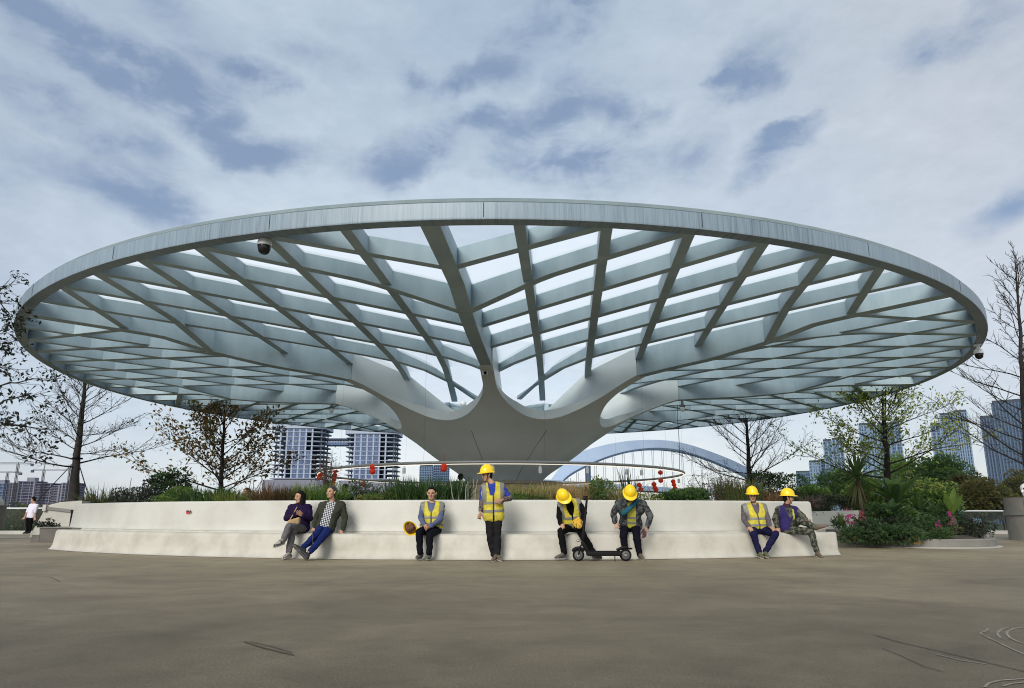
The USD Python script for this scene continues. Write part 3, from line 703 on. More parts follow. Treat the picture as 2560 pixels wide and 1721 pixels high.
    # --- upper clothing
    def torso(g, low=0.10, shoulder=0.058, neck=0.0):
        return join([H((P['shl'] - tu * 0.01, shoulder + g), (mid_sh + tu * neck, 0.078 + g), (P['shr'] - tu * 0.01, shoulder + g), (mid_hip + tu * 0.26, 0.105 * fat + g)),
                     H((P['shl'] * 0.8 + mid_hip * 0.2, 0.085 + g), (P['shr'] * 0.8 + mid_hip * 0.2, 0.085 + g), (mid_hip + tu * 0.24 + ts * 0.05, 0.105 * fat + g), (mid_hip + tu * 0.24 - ts * 0.05, 0.105 * fat + g)),
                     H((mid_hip + tu * 0.26 + ts * 0.055, 0.105 * fat + g), (mid_hip + tu * 0.26 - ts * 0.055, 0.105 * fat + g), (P['hipl'] + tu * low, 0.100 * fat + g), (P['hipr'] + tu * low, 0.100 * fat + g))])
    def arms(g, to_wrist=1.0):
        out = []
        for q in 'lr':
            a, b, w = P['sh' + q], P['el' + q], P['wr' + q]
            e = b + (w - b) * to_wrist
            out += chain([a, b, e], [0.060 + g, 0.050 + g, 0.040 + g * 0.8])
        return out
    slab = lambda p0, n_, w: m3.Manifold.cube((3, 3, w), True).transform(np.c_[np.array([np.cross(unit(n_), unit(np.array([0.3, 0.9, 0.2]))), np.cross(unit(n_), np.cross(unit(n_), unit(np.array([0.3, 0.9, 0.2])))), unit(n_)]).T, np.asarray(p0, float)])

    def box_at(p0, size_):      # a box aligned with the torso: (side, front, up)
        Rm = np.array([ts, tf, tu]).T
        if np.linalg.det(Rm) < 0: Rm = np.array([-ts, tf, tu]).T
        return m3.Manifold.cube(size_, True).transform(np.c_[Rm, np.asarray(p0, float)])
    mid = (mid_sh + mid_hip) / 2
    if under:
        obj('shirt', soften(join([torso(0.008, 0.06)] + ([] if top else arms(0.004, sleeves if sleeves is not None else 0.96))), 0.022, 3, 0.026, 16.0, 7), M[under], t, smooth=True, off=foot)
    if top:
        tp = join([torso(0.026, 0.02)] + arms(0.012, sleeves if sleeves is not None else 0.97))
        tp2 = soften(tp, 0.022, 3, 0.040, 15.0, 9)
        if open_front:
            q = m3.Manifold(m3.Mesh(np.asarray(tp2.vertices, np.float32), np.asarray(tp2.faces, np.uint32)))
            lens = join([box_at(mid + tf * 0.30 - tu * 0.05, (open_front, 0.48, 0.9))])
            q = q - lens
            obj('jacket', q, M[top], t, smooth=45, off=foot)
        else:
            obj('jacket', tp2, M[top], t, smooth=True, off=foot)
    if collar:
        co = H((nb + tu * 0.035, 0.062), (nb - tu * 0.02, 0.085))
        obj('collar', soften(co, 0.02, 2, 0.015, 16.0, 4), M[collar], t, smooth=True, off=foot)
    if vest:
        g = 0.030 if not top else 0.016
        vb = torso(g, vest_low if not top else 0.04, 0.050, 0.012)
        nk = H((nb + tf * 0.02, 0.085), (nb + tf * 0.16 - tu * 0.12, 0.055), (nb + tf * 0.2 - tu * 0.30, 0.022)) if not top else H((nb, 0.05), (nb + tf * 0.2 - tu * 0.2, 0.03))
        vb = vb - nk
        gap = box_at(mid + tf * 0.3, (0.028, 0.6, 0.9))
        vb = vb - gap
        for q in 'lr':      # arm openings
            vb = vb - H((P['sh' + q] + (ts if q == 'r' else -ts) * 0.055 - tu * 0.02, 0.062), (P['sh' + q] + (ts if q == 'r' else -ts) * 0.05 - tu * 0.16, 0.05))
        vm = obj('vest', soften(vb, 0.025, 1, 0.016, 16.0, 2), M[vest], t, smooth=45, off=foot)
        big = torso(g + 0.007, vest_low if not top else 0.04, 0.050, 0.012) - nk - gap
        for q in 'lr':
            big = big - H((P['sh' + q] + (ts if q == 'r' else -ts) * 0.060 - tu * 0.02, 0.066), (P['sh' + q] + (ts if q == 'r' else -ts) * 0.055 - tu * 0.16, 0.054))
        hgt = np.linalg.norm(mid_sh - mid_hip)
        for f_ in (0.18, 0.46) if not top else (0.3,):
            obj('reflective_band', big ^ box_at(mid_hip + tu * hgt * f_, (0.8, 0.8, 0.045)), M['reflective'], vm, smooth=45, off=foot)
        if not top:
            for sg in (-1, 1):
                obj('shoulder_band', big ^ box_at(mid_sh + ts * sg * shw * 0.52, (0.085, 0.8, 0.62)) ^ box_at(mid_hip + tu * (hgt * 0.46 + 0.30 + 0.028), (0.8, 0.8, 0.6)), M['reflective'], vm, smooth=45, off=foot)
    return t, P, foot, dict(h=h, fr=fr, tu=tu, ts=ts, tf=tf, mid=mid, nb=nb, mid_hip=mid_hip, mid_sh=mid_sh, torso=torso, box_at=box_at)


def YB(px): return on_bench(px, 13.77 + DR, 0.0)[0][1]       # depth of the bench's foot at a picture column


SEAT = dict(head=0.36, neck=0.40, shl=0.40, shr=0.40, hipl=0.34, hipr=0.34, ell=0.30, elr=0.30, wrl=0.14, wrr=0.14, knl=-0.10, knr=-0.10, anl=-0.14, anr=-0.14, tol=-0.32, tor=-0.32, hdl=0.08, hdr=0.08)
G_W = None
# woman with crossed legs
d = dict(SEAT); d.update(wrl=0.17, wrr=0.19, hdl=0.14, hdr=0.16, knl=-0.10, anl=-0.22, tol=-0.34, knr=-0.12, anr=-0.12, tor=-0.26, ell=0.30, elr=0.32, hipl=0.36, hipr=0.36)
JW = dict(head=(749.5, 1244), neck=(754, 1262), shl=(729, 1270), shr=(770, 1270), ell=(716, 1296), elr=(775, 1296), wrl=(741, 1286), wrr=(758, 1291), hdl=(751, 1281), hdr=(748, 1284), hipl=(740, 1322), hipr=(761, 1322),
          knl=(722, 1318), anl=(708, 1351), tol=(690, 1365), hel=(709, 1358), knr=(731, 1328), anr=(722, 1381), tor=(708, 1397), her=(727, 1392))
# (crossed: the leg from the right-hand hip passes over the other knee)
JW['hipl'], JW['hipr'] = JW['hipr'], JW['hipl']
wt, WP, wf, W = person('seated woman with shoulder-length black hair, dark purple jumper and crossed grey-trousered legs', 740, YB(740), {**JW, 'hipl': (742, 1322), 'hipr': (760, 1322), 'knl': (731, 1328), 'anl': (722, 1381), 'tol': (708, 1397), 'hel': (727, 1392), 'knr': (722, 1317), 'anr': (708, 1351), 'tor': (690, 1365), 'her': (709, 1358)},
       {**d, 'knl': -0.06, 'anl': -0.12, 'tol': -0.30, 'hel': -0.10, 'knr': -0.20, 'anr': -0.26, 'tor': -0.40, 'her': -0.24}, face=(-0.62, -0.75, 0.0), under=None, top='purple', trousers='grey_trouser', shoes='shoe_white', hair='hair', long_hair=True, collar='maroon', fat=0.95, legs_loose=1.05)
pz = WP['wrl'] * 0.5 + at(735, 1304, YB(740) + 0.10) * 0.5
pch = thing('pouch', 'flat tan cloth pouch lying in the lap of the seated woman', 'bag', at(735, 1306, YB(740) + 0.06))
o_ = at(735, 1306, YB(740) + 0.06)
obj('pouch_body', soften(H(*[(o_ + np.array([sx * 0.09, sy * 0.03, sz * 0.045 + sx * 0.03]), 0.022) for sx in (-1, 1) for sy in (-1, 1) for sz in (-1, 1)]), 0.02, 2, 0.012, 14, 3), M['pouch'], pch, smooth=True, off=o_)
obj('pouch_strap', tube([o_ + np.array([-0.09, 0.0, 0.03]), WP['shl'] * 0.4 + o_ * 0.6 + np.array([0, -0.06, 0.0]), WP['nb'] if 'nb' in WP else WP['neck'] + np.array([-0.05, -0.12, -0.05])], 0.010, 5), M['pouch'], pch, off=o_)

# man leaning back with legs stretched out
d = dict(SEAT); d.update(hipl=0.28, hipr=0.30, knl=-0.12, knr=-0.14, anl=-0.44, anr=-0.46, tol=-0.50, tor=-0.52, hel=-0.50, her=-0.53, ell=0.46, elr=0.40, wrl=0.44, wrr=0.32, hdl=0.42, hdr=0.26, head=0.38, neck=0.42, shl=0.44, shr=0.42)
JM = dict(head=(828, 1232), neck=(830, 1253), shl=(807, 1263), shr=(854, 1262), ell=(793, 1288), elr=(863, 1296), wrl=(786, 1316), wrr=(857, 1325), hdl=(783, 1326), hdr=(851, 1334), hipl=(803, 1322), hipr=(822, 1324),
          knl=(784, 1345), knr=(802, 1349), anl=(759, 1368), anr=(774, 1380), tol=(741, 1370), tor=(744, 1374), hel=(757, 1385), her=(766, 1397))
mt_, MP, mf, MM = person('man leaning back in open grey-olive jacket and plaid shirt, blue-trousered legs stretched out', 815, YB(815), JM, d, face=(-0.45, -0.85, 0.12), under='plaid', top='olive', trousers='royal', shoes='shoe_black', hair='grey_hair', open_front=0.19, collar=None)

# worker sitting hands on knees, helmet beside him
d = dict(SEAT); d.update(wrl=0.0, wrr=0.02, hdl=-0.06, hdr=-0.05, ell=0.24, elr=0.24)
J3 = dict(head=(1079, 1235), neck=(1080, 1255), shl=(1058, 1265), shr=(1104, 1265), ell=(1052, 1295), elr=(1101, 1300), wrl=(1060, 1313), wrr=(1074, 1317), hdl=(1067, 1321), hdr=(1064, 1322), hipl=(1066, 1324), hipr=(1092, 1324),
          knl=(1048, 1331), knr=(1074, 1338), anl=(1050, 1384), anr=(1073, 1384), tol=(1036, 1397), tor=(1066, 1399), hel=(1053, 1393), her=(1075, 1394))
person('bareheaded worker sitting with clasped hands, yellow vest over slate blue sleeves and dark trousers', 1078, YB(1078), J3, d, face=(-0.05, -1.0, -0.02), under='slate', trousers='navy_black', shoes='shoe_grey', vest='hi_vis', hair='hair', group=None)

# standing worker
d = dict(head=0.04, neck=0.05, shl=0.03, shr=0.06, ell=0.06, elr=0.02, wrl=-0.04, wrr=-0.14, hdl=-0.06, hdr=-0.17, hipl=0.05, hipr=0.06, knl=0.02, knr=0.0, anl=0.05, anr=-0.03, tol=-0.06, tor=-0.18)
J4 = dict(head=(1218, 1189), neck=(1229, 1209), shl=(1210, 1219), shr=(1254, 1217), ell=(1205, 1254), elr=(1275, 1246), wrl=(1201, 1280), wrr=(1255, 1251), hdl=(1198, 1292), hdr=(1243, 1253), hipl=(1223, 1291), hipr=(1244, 1291),
          knl=(1226, 1343), knr=(1243, 1343), anl=(1236, 1388), anr=(1242, 1389), tol=(1243, 1398), tor=(1233, 1401), hel=(1238, 1396), her=(1243, 1396))
st4, P4, f4, K4 = person('standing worker in yellow helmet and vest over a blue shirt, one hand on his chest', 1235, YB(1235) - 0.10, J4, d, face=(-0.92, -0.40, -0.08), under='blue_shirt', trousers='charcoal', shoes='shoe_brown', vest='hi_vis', helmet=True, hair='hair', sleeves=0.0, vest_low=0.0, palms={'l': (0.3, -0.4, 0), 'r': (0, 1, 0)}, curl=0.5, legs_loose=1.15)
for q in 'lr':
    a_, b_ = P4['el' + q], P4['wr' + q]
    obj('oversleeve', soften(join(chain([a_ + (P4['sh' + q] - a_) * 0.15, a_, a_ + (b_ - a_) * 0.85], [0.055, 0.054, 0.042])), 0.02, 2, 0.01, 20, 2), M['tartan_sleeve'], st4, smooth=True, off=f4)
ph_ = at(1197, 1296, YB(1235) - 0.18)
obj('mobile_phone', MB().box(ph_, (0.045, 0.07, 0.012), 0.4).out(), M['black'], label='dark phone held low in the hand of the standing worker', cat='phone')

# worker bent over beside the scooter
d = dict(SEAT); d.update(head=0.06, neck=0.20, shl=0.22, shr=0.22, hipl=0.34, hipr=0.34, ell=0.16, elr=0.10, wrl=-0.02, wrr=0.02, hdl=-0.08, hdr=-0.04, knl=-0.06, knr=0.02, anl=-0.10, anr=0.02, tol=-0.22, tor=-0.10, hel=-0.08, her=0.04)
J5 = dict(head=(1410, 1246), neck=(1423, 1259), shl=(1401, 1263), shr=(1446, 1257), ell=(1397, 1290), elr=(1461, 1281), wrl=(1402, 1311), wrr=(1455, 1300), hdl=(1408, 1320), hdr=(1447, 1306), hipl=(1424, 1317), hipr=(1446, 1318),
          knl=(1402, 1330), knr=(1459, 1342), anl=(1411, 1384), anr=(1484, 1383), tol=(1390, 1396), tor=(1497, 1395), hel=(1412, 1394), her=(1484, 1394))
p5, P5, f5, K5 = person('bent-over worker in tilted yellow helmet looking down, yellow vest over black sleeves, beside the scooter', 1425, YB(1425), J5, d, face=(0.42, -0.72, -0.62), up=(-0.38, -0.50, 0.80), under='black', trousers='black', shoes='shoe_grey', vest='hi_vis', helmet=True, hair='hair', palms={'r': (-0.6, 0, -0.6)})
gl = at(1446, 1300, YB(1425) - 0.09)
g5 = thing('work_gloves', 'pair of yellow work gloves held by the bent-over worker', 'gloves', gl)
obj('glove', soften(join([H((gl + [0, 0, 0.03], 0.028), (gl + [0.02, 0, -0.02], 0.035))] + hand(gl + np.array([0.0, -0.01, 0.0]), (0.1, -0.1, -1), (0, -1, 0), 1.05, 0.3)), 0.014, 2), M['glove'], g5, smooth=True, off=gl)
obj('glove', soften(join(hand(gl + np.array([-0.03, 0.02, 0.02]), (-0.3, -0.1, -1), (0, -1, 0), 1.0, 0.4)), 0.014, 2), M['glove'], g5, smooth=True, off=gl)

# worker in dark camouflage jacket, head down
d = dict(SEAT); d.update(head=-0.02, neck=0.12, shl=0.18, shr=0.18, hipl=0.36, hipr=0.36, ell=0.14, elr=0.14, wrl=0.14, wrr=0.02, hdl=0.12, hdr=-0.06, knl=0.04, knr=0.0, anl=0.02, anr=-0.04, tol=-0.14, tor=-0.18, hel=0.04, her=-0.02)
J6 = dict(head=(1574, 1237), neck=(1577, 1249), shl=(1547, 1258), shr=(1607, 1259), ell=(1533, 1285), elr=(1626, 1290), wrl=(1538, 1306), wrr=(1618, 1318), hdl=(1541, 1314), hdr=(1612, 1330), hipl=(1562, 1316), hipr=(1590, 1316),
          knl=(1558, 1343), knr=(1592, 1347), anl=(1564, 1384), anr=(1600, 1389), tol=(1560, 1396), tor=(1606, 1398), hel=(1566, 1394), her=(1601, 1396))
p6, P6, f6, K6 = person('worker leaning on the bench with lowered yellow helmet, dark camouflage jacket and teal scarf', 1577, YB(1577), J6, d, face=(-0.05, -0.70, -0.72), up=(0.0, -0.70, 0.70), under='hi_vis_dull', top='camo_dark', trousers='navy_black', shoes='shoe_brown', helmet=True, hair='hair', open_front=0.17, fat=1.05, glove=(None, 'glove_dark'))
sc = [K6['nb'] + K6['ts'] * 0.12 + K6['tf'] * 0.05, K6['nb'] + K6['ts'] * 0.02 + K6['tf'] * 0.14 - K6['tu'] * 0.06, K6['nb'] - K6['ts'] * 0.10 + K6['tf'] * 0.17 - K6['tu'] * 0.16, K6['nb'] - K6['ts'] * 0.16 + K6['tf'] * 0.15 - K6['tu'] * 0.22]
obj('scarf', soften(join(chain(sc, [0.035, 0.04, 0.05, 0.055])), 0.02, 2, 0.02, 18, 4), M['teal'], p6, smooth=True, off=f6)
for q in (-1, 1):
    obj('vest_band', K6['torso'](0.016, 0.06) ^ K6['box_at'](K6['mid_hip'] + K6['tu'] * (0.12 if q < 0 else 0.22) + K6['tf'] * 0.2, (0.15, 0.4, 0.04)), M['reflective'], p6, smooth=45, off=f6)
gx = at(1610, 1330, YB(1577) - 0.06)
obj('dark_gloves', soften(join(hand(gx + np.array([0, 0, 0.05]), (0.05, -0.1, -1), (-0.5, -0.5, 0), 1.15, 0.5)), 0.014, 2), M['glove_dark'], smooth=True, label='dark maroon gloves in the hand of the camouflage-jacket worker', cat='gloves')

# worker in mauve sleeves with crossed ankles
d = dict(SEAT); d.update(wrl=0.02, wrr=0.04, hdl=-0.08, hdr=-0.02, ell=0.30, elr=0.26, knl=-0.10, knr=-0.06, anl=-0.16, anr=-0.10, tol=-0.32, tor=-0.30, hel=-0.14, her=-0.10)
J7 = dict(head=(1881, 1241), neck=(1885, 1260), shl=(1861, 1269), shr=(1909, 1268), ell=(1860, 1301), elr=(1921, 1301), wrl=(1872, 1317), wrr=(1924, 1317), hdl=(1880, 1326), hdr=(1932, 1322), hipl=(1884, 1326), hipr=(1908, 1325),
          knl=(1884, 1337), knr=(1939, 1336), anl=(1899, 1382), anr=(1913, 1381), tol=(1905, 1395), tor=(1920, 1394), hel=(1896, 1391), her=(1909, 1391))
person('worker in yellow helmet sitting with hands on knees, yellow vest over grey-mauve sleeves', 1885, YB(1885), J7, d, face=(-0.22, -0.97, -0.05), under='mauve', trousers='navy', shoes='shoe_green', vest='hi_vis', helmet=True, hair='hair', palms={'l': (0, 0.3, -1), 'r': (0, 0.3, -1)})

# worker in camouflage with one ankle over the other knee, looking right
d = dict(SEAT); d.update(head=0.34, neck=0.38, shl=0.34, shr=0.46, hipl=0.32, hipr=0.38, ell=0.36, elr=0.32, wrl=0.36, wrr=0.10, hdl=0.34, hdr=0.02, knl=-0.05, anl=-0.12, tol=-0.24, hel=-0.10, knr=0.02, anr=-0.14, tor=-0.20, her=-0.13)
J8 = dict(head=(1970, 1246), neck=(1967, 1265), shl=(1947, 1275), shr=(1988, 1275), ell=(1938, 1299), elr=(2004, 1289), wrl=(1943, 1317), wrr=(2016, 1300), hdl=(1945, 1326), hdr=(2026, 1304), hipl=(1966, 1324), hipr=(1974, 1321),
          knl=(2028, 1330), anl=(2042, 1379), tol=(2051, 1394), hel=(2041, 1390), knr=(1999, 1301), anr=(2040, 1319), tor=(2064, 1318), her=(2042, 1325))
p8, P8, f8, K8 = person('worker in yellow helmet looking right, violet vest over camouflage, one ankle on the other knee', 1975, YB(1975), J8, d, face=(0.95, -0.32, 0.0), under=None, top='camo', trousers='camo', shoes='shoe_brown', helmet=True, hair='hair', collar='maroon')
vv = K8['torso'](0.034, 0.03) - H((K8['nb'] + K8['tf'] * 0.05, 0.09), (K8['nb'] + K8['tf'] * 0.2 - K8['tu'] * 0.35, 0.04))
for q in 'lr':
    vv = vv - H((P8['sh' + q] + (K8['ts'] if q == 'r' else -K8['ts']) * 0.04, 0.085), (P8['sh' + q] + (K8['ts'] if q == 'r' else -K8['ts']) * 0.06 - K8['tu'] * 0.1, 0.06))
vv = vv - K8['box_at'](K8['mid'] + K8['tf'] * 0.3, (0.05, 0.6, 0.9))
vv = obj('vest', soften(vv, 0.03, 1, 0.01, 12, 2), M['violet'], p8, smooth=45, off=f8)
obj('vest_edge', (K8['torso'](0.040, 0.03) - H((K8['nb'], 0.08), (K8['nb'] + K8['tf'] * 0.2 - K8['tu'] * 0.3, 0.035))) ^ K8['box_at'](K8['mid'] + K8['tf'] * 0.22 + K8['ts'] * 0.05, (0.035, 0.5, 0.4)), M['hi_vis_dull'], vv, smooth=45, off=f8)

# man standing far left by the railing
J9 = dict(head=(83.5, 1250), neck=(85, 1258), shl=(77, 1263), shr=(93, 1264), ell=(68, 1280), elr=(88, 1281), wrl=(62, 1293), wrr=(88, 1294), hdl=(58, 1297), hdr=(87, 1299), hipl=(71, 1296), hipr=(80, 1296), knl=(68, 1313), knr=(76, 1313), anl=(67, 1330), anr=(74, 1330))
d = {k: 0.0 for k in J9}; d.update(shl=0.08, shr=-0.08, hipl=0.06, hipr=-0.06, ell=0.0, wrl=-0.10, hdl=-0.14, elr=-0.10, wrr=-0.12, hdr=-0.14)
person('man in white T-shirt and black trousers standing by the left railing', 78, 30.0, J9, d, face=(-0.97, -0.2, -0.1), under='white_shirt', trousers='black', shoes='shoe_black', hair='hair', sleeves=0.0)


def bystander(label, px, py_top, Y, hgt, face, top, legs, skin='skin', long_hair=True):
    """A person standing beyond the planting; only head and shoulders show above it."""
    b = at(px, 1250, Y); x = b[0]; z0 = at(px, py_top, Y)[2] - hgt

    def pix(dx, z, dy=0.0):
        X = x + dx; zz = z0 + z - HC; dd = (Y + dy) * math.cos(PITCH) + zz * math.sin(PITCH); u = zz * math.cos(PITCH) - (Y + dy) * math.sin(PITCH)
        return (1280 + FPX * X / dd, V0 - FPX * u / dd)
    k = hgt / 1.66
    Jb = dict(head=(0, 1.54), neck=(0, 1.40), shl=(-0.17, 1.34), shr=(0.17, 1.34), ell=(-0.22, 1.08), elr=(0.22, 1.08), wrl=(-0.22, 0.85), wrr=(0.22, 0.85), hipl=(-0.09, 0.88), hipr=(0.09, 0.88), knl=(-0.09, 0.48), knr=(0.09, 0.48), anl=(-0.09, 0.09), anr=(0.09, 0.09))
    Jb = {n: pix(v[0] * k, v[1] * k) for n, v in Jb.items()}
    return person(label, px, Y, Jb, {}, face=face, top=top, trousers=legs, shoes='shoe_black', hair='hair', long_hair=long_hair)


bystander('dark-haired woman beyond the planting, left of the rust brown grass', 615, 1222, 18.6, 1.55, (-0.5, -0.8, 0), 'maroon', 'black')
bystander('person with long black hair seen from behind, right of the leaning man', 862, 1212, 18.0, 1.60, (0.2, 0.95, 0), 'black', 'black')
tw, TP, tfo, TK = bystander('person in black top seen from behind, beside the column foot', 1151, 1186, 21.5, 1.62, (0.1, 0.98, 0), 'black', 'black', long_hair=False)
dd_ = meshkit.text_mesh('D', 0.16, 0.006, True); dv = np.array(dd_.vertices); dv = np.c_[dv[:, 0], dv[:, 2], dv[:, 1]]
dp = at(1150, 1215, 21.5 - 0.17); obj('printed_letter', (dv + dp, dd_.faces[:, ::-1]), M['white_print'], tw, off=tfo)

# ------------------------------------------------------------------ scooter, helmet on the bench, sticker
M['tyre'] = mat('tyre_rubber', (0.010, 0.009, 0.009), 0.9, spec=0.1); M['black_metal'] = mat('black_metal', (0.007, 0.007, 0.008), 0.6, spec=0.15); M['grey_metal'] = mat('grey_metal', (0.10, 0.10, 0.10), 0.5, 0.4)
M['grip_tape'] = mat('grip_tape', (0.012, 0.012, 0.012), 0.95, spec=0.1); M['chrome'] = mat('bright_metal', (0.6, 0.6, 0.6), 0.2, 1.0)
SY = YB(1500) - 0.34
sp = lambda x, y, dy=0.0: at(x, y, SY + dy)
s0 = gz(1505, 1403); s0 = np.array([sp(1505, 1389)[0], SY, 0.0])
sct = thing('electric_scooter', 'black electric kick scooter standing in front of the bench between two workers', 'scooter', s0)


def wheel(c, R, w):
    ty = MB(); n = 28
    for i in range(n): pass
    prof = [(R - 0.030, -w / 2), (R - 0.008, -w / 2), (R, -w / 4), (R, w / 4), (R - 0.008, w / 2), (R - 0.030, w / 2)]
    v, f = lathe(prof, 28); v = np.c_[v[:, 0], v[:, 2], v[:, 1]] + c
    rim = MB(); 
    v2, f2 = lathe([(0.030, -w * 0.3), (0.036, -w * 0.42), (R - 0.032, -w * 0.30), (R - 0.031, w * 0.30), (0.036, w * 0.42), (0.030, w * 0.3)], 28); v2 = np.c_[v2[:, 0], v2[:, 2], v2[:, 1]] + c
    return (v, f[:, ::-1]), (v2, f2[:, ::-1])


wf_, wr_ = sp(1446, 1389), sp(1564, 1389)
for c_ in (wf_, wr_):
    c_[2] = 0.108
    a_, b_ = wheel(c_, 0.107, 0.055)
    wo = obj('wheel', a_, M['tyre'], sct, smooth=40, off=s0); obj('rim', b_, M['grey_metal'], wo, smooth=40, off=s0)
    obj('hub', tube([c_ + [0, -0.04, 0], c_ + [0, 0.04, 0]], 0.024, 12), M['chrome'], wo, off=s0)
x0, x1 = sp(1466, 1380)[0], sp(1553, 1380)[0]
dk = MB().box(((x0 + x1) / 2, SY, 0.135), (x1 - x0, 0.16, 0.07)).out()
obj('deck', m3.Manifold.batch_hull([m3.Manifold.sphere(0.02, 12).translate((x, SY + y, z)) for x in (x0 + 0.02, x1 - 0.02) for y in (-0.07, 0.07) for z in (0.115, 0.155)]), M['black_metal'], sct, smooth=40, off=s0)
obj('deck_mat', MB().box(((x0 + x1) / 2, SY, 0.178), (x1 - x0 - 0.04, 0.14, 0.006)).out(), M['grip_tape'], sct, off=s0)
obj('rear_fender', tube([wr_ + [-0.16, 0, 0.085], wr_ + [-0.06, 0, 0.125], wr_ + [0.02, 0, 0.135], wr_ + [0.09, 0, 0.10]], [0.028, 0.03, 0.026, 0.012], 8), M['black_metal'], sct, smooth=40, off=s0)
obj('tail_light', MB().box(wr_ + np.array([0.10, 0, 0.115]), (0.05, 0.05, 0.03)).out(), M['black'], sct, off=s0)
neck_ = sp(1456, 1360); head_ = sp(1467, 1250)
obj('fork', MB().tube([wf_ + [0, -0.045, 0], wf_ + [0.02, -0.045, 0.13], neck_], 0.014, 8).tube([wf_ + [0, 0.045, 0], wf_ + [0.02, 0.045, 0.13], neck_], 0.014, 8).out(), M['black_metal'], sct, smooth=40, off=s0)
obj('front_fender', tube([wf_ + np.array([-0.125 * math.cos(t), 0, 0.125 * math.sin(t)]) for t in np.linspace(0.5, 2.6, 9)], [0.012] + [0.03] * 7 + [0.012], 8), M['black_metal'], sct, smooth=40, off=s0)
obj('neck', tube([sp(1470, 1381), sp(1462, 1366), neck_ + [0, 0, 0.03], neck_ + [0.005, 0, 0.10]], [0.035, 0.04, 0.036, 0.03], 10), M['black_metal'], sct, smooth=40, off=s0)
obj('stem', tube([neck_ + [0.005, 0, 0.08], head_], [0.026, 0.021], 12), M['black_metal'], sct, smooth=40, off=s0)
hb = obj('handlebar', tube([head_ + [-0.02, -0.24, 0.01], head_ + [0, -0.08, 0.03], head_ + [0, 0.08, 0.03], head_ + [-0.02, 0.24, 0.01]], 0.014, 8), M['black_metal'], sct, smooth=40, off=s0)
obj('grip', tube([head_ + [-0.02, -0.25, 0.01], head_ + [-0.012, -0.14, 0.022]], 0.019, 8), M['tyre'], hb, smooth=40, off=s0); obj('grip', tube([head_ + [-0.02, 0.25, 0.01], head_ + [-0.012, 0.14, 0.022]], 0.019, 8), M['tyre'], hb, smooth=40, off=s0)
obj('brake_lever', tube([head_ + [0.02, -0.12, 0.02], head_ + [0.07, -0.16, 0.01], head_ + [0.09, -0.22, -0.01]], 0.006, 6), M['black_metal'], hb, off=s0)
obj('display', MB().box(head_ + np.array([-0.02, 0, 0.055]), (0.07, 0.10, 0.035)).out(), M['black_metal'], hb, off=s0)
obj('headlamp', H((neck_ + [-0.085, 0, 0.055], 0.022), (neck_ + [-0.05, 0, 0.06], 0.018)), M['chrome'], sct, smooth=40, off=s0)
obj('kickstand', tube([sp(1537, 1388, -0.06), np.array([sp(1536, 1400)[0] - 0.01, SY - 0.13, 0.008])], 0.009, 6), M['black_metal'], sct, off=s0)

hp = at(1027, 1319, YB(1027) + 0.22)
ht = thing('yellow_helmet', 'upturned yellow helmet lying on the seat beside the bareheaded worker', 'helmet', hp)
fr_ = np.array([unit([0.9, 0.1, 0.42]), unit([0.40, 0.25, -0.88]), None], dtype=object)
u_ = unit([0.08, 0.93, 0.34]); f_ = unit(np.array([0.55, 0.20, -0.8]) - u_ * np.dot(u_, [0.55, 0.20, -0.8])); s_ = np.cross(f_, u_)
hs_, hbm = helmet_parts(hp - u_ * 0.06, np.array([s_, f_, u_]), 0.94)
obj('shell', hs_, M['helmet'], ht, smooth=40, off=hp); obj('brim', hbm, M['helmet'], ht, smooth=50, off=hp)
obj('liner', soften(H((hp - u_ * 0.045 + s_ * 0.03, 0.07), (hp - u_ * 0.045 - s_ * 0.03, 0.07), (hp - u_ * 0.03, 0.06)), 0.015, 1, 0.05, 30, 3), M['helmet_in'], ht, smooth=True, off=hp)
for k in range(3):
    a = k * PI / 3
    d1 = s_ * math.cos(a) + f_ * math.sin(a)
    obj('webbing', tube([hp - u_ * 0.02 + d1 * 0.10, hp - u_ * 0.055, hp - u_ * 0.02 - d1 * 0.10], 0.008, 4), M['pouch'], ht, off=hp)

M['red_print'] = mat('red_print', (0.50, 0.05, 0.06), 0.6)
stk_xy, stk_a = on_bench(472, 12.94 + DR, 0.88)
nrm = np.array([math.sin(stk_a), -math.cos(stk_a), 0]); tng = np.array([math.cos(stk_a), math.sin(stk_a), 0])
so_ = np.array([stk_xy[0], stk_xy[1], 0.885])
sk_ = thing('notice_sticker', 'small red and black printed notice stuck on the bench backrest', 'sticker', so_)


def flat(poly, o, ax, ay, n, th=0.003, lift=0.0):
    p = np.asarray(poly, float); k = len(p)
    V = np.vstack([o + np.outer(p[:, 0], ax) + np.outer(p[:, 1], ay) + n * lift, o + np.outer(p[:, 0], ax) + np.outer(p[:, 1], ay) + n * (lift + th)])
    tv, tf = trimesh.creation.triangulate_polygon(Polygon(p), engine='earcut')
    idx = [int(np.argmin(np.hypot(*(p - t).T))) for t in tv]
    T = np.array([[idx[b] for b in t] for t in tf])
    return V, np.vstack([T[:, ::-1], T + k] + [[(i, (i + 1) % k, k + (i + 1) % k), (i, k + (i + 1) % k, k + i)] for i in range(k)])


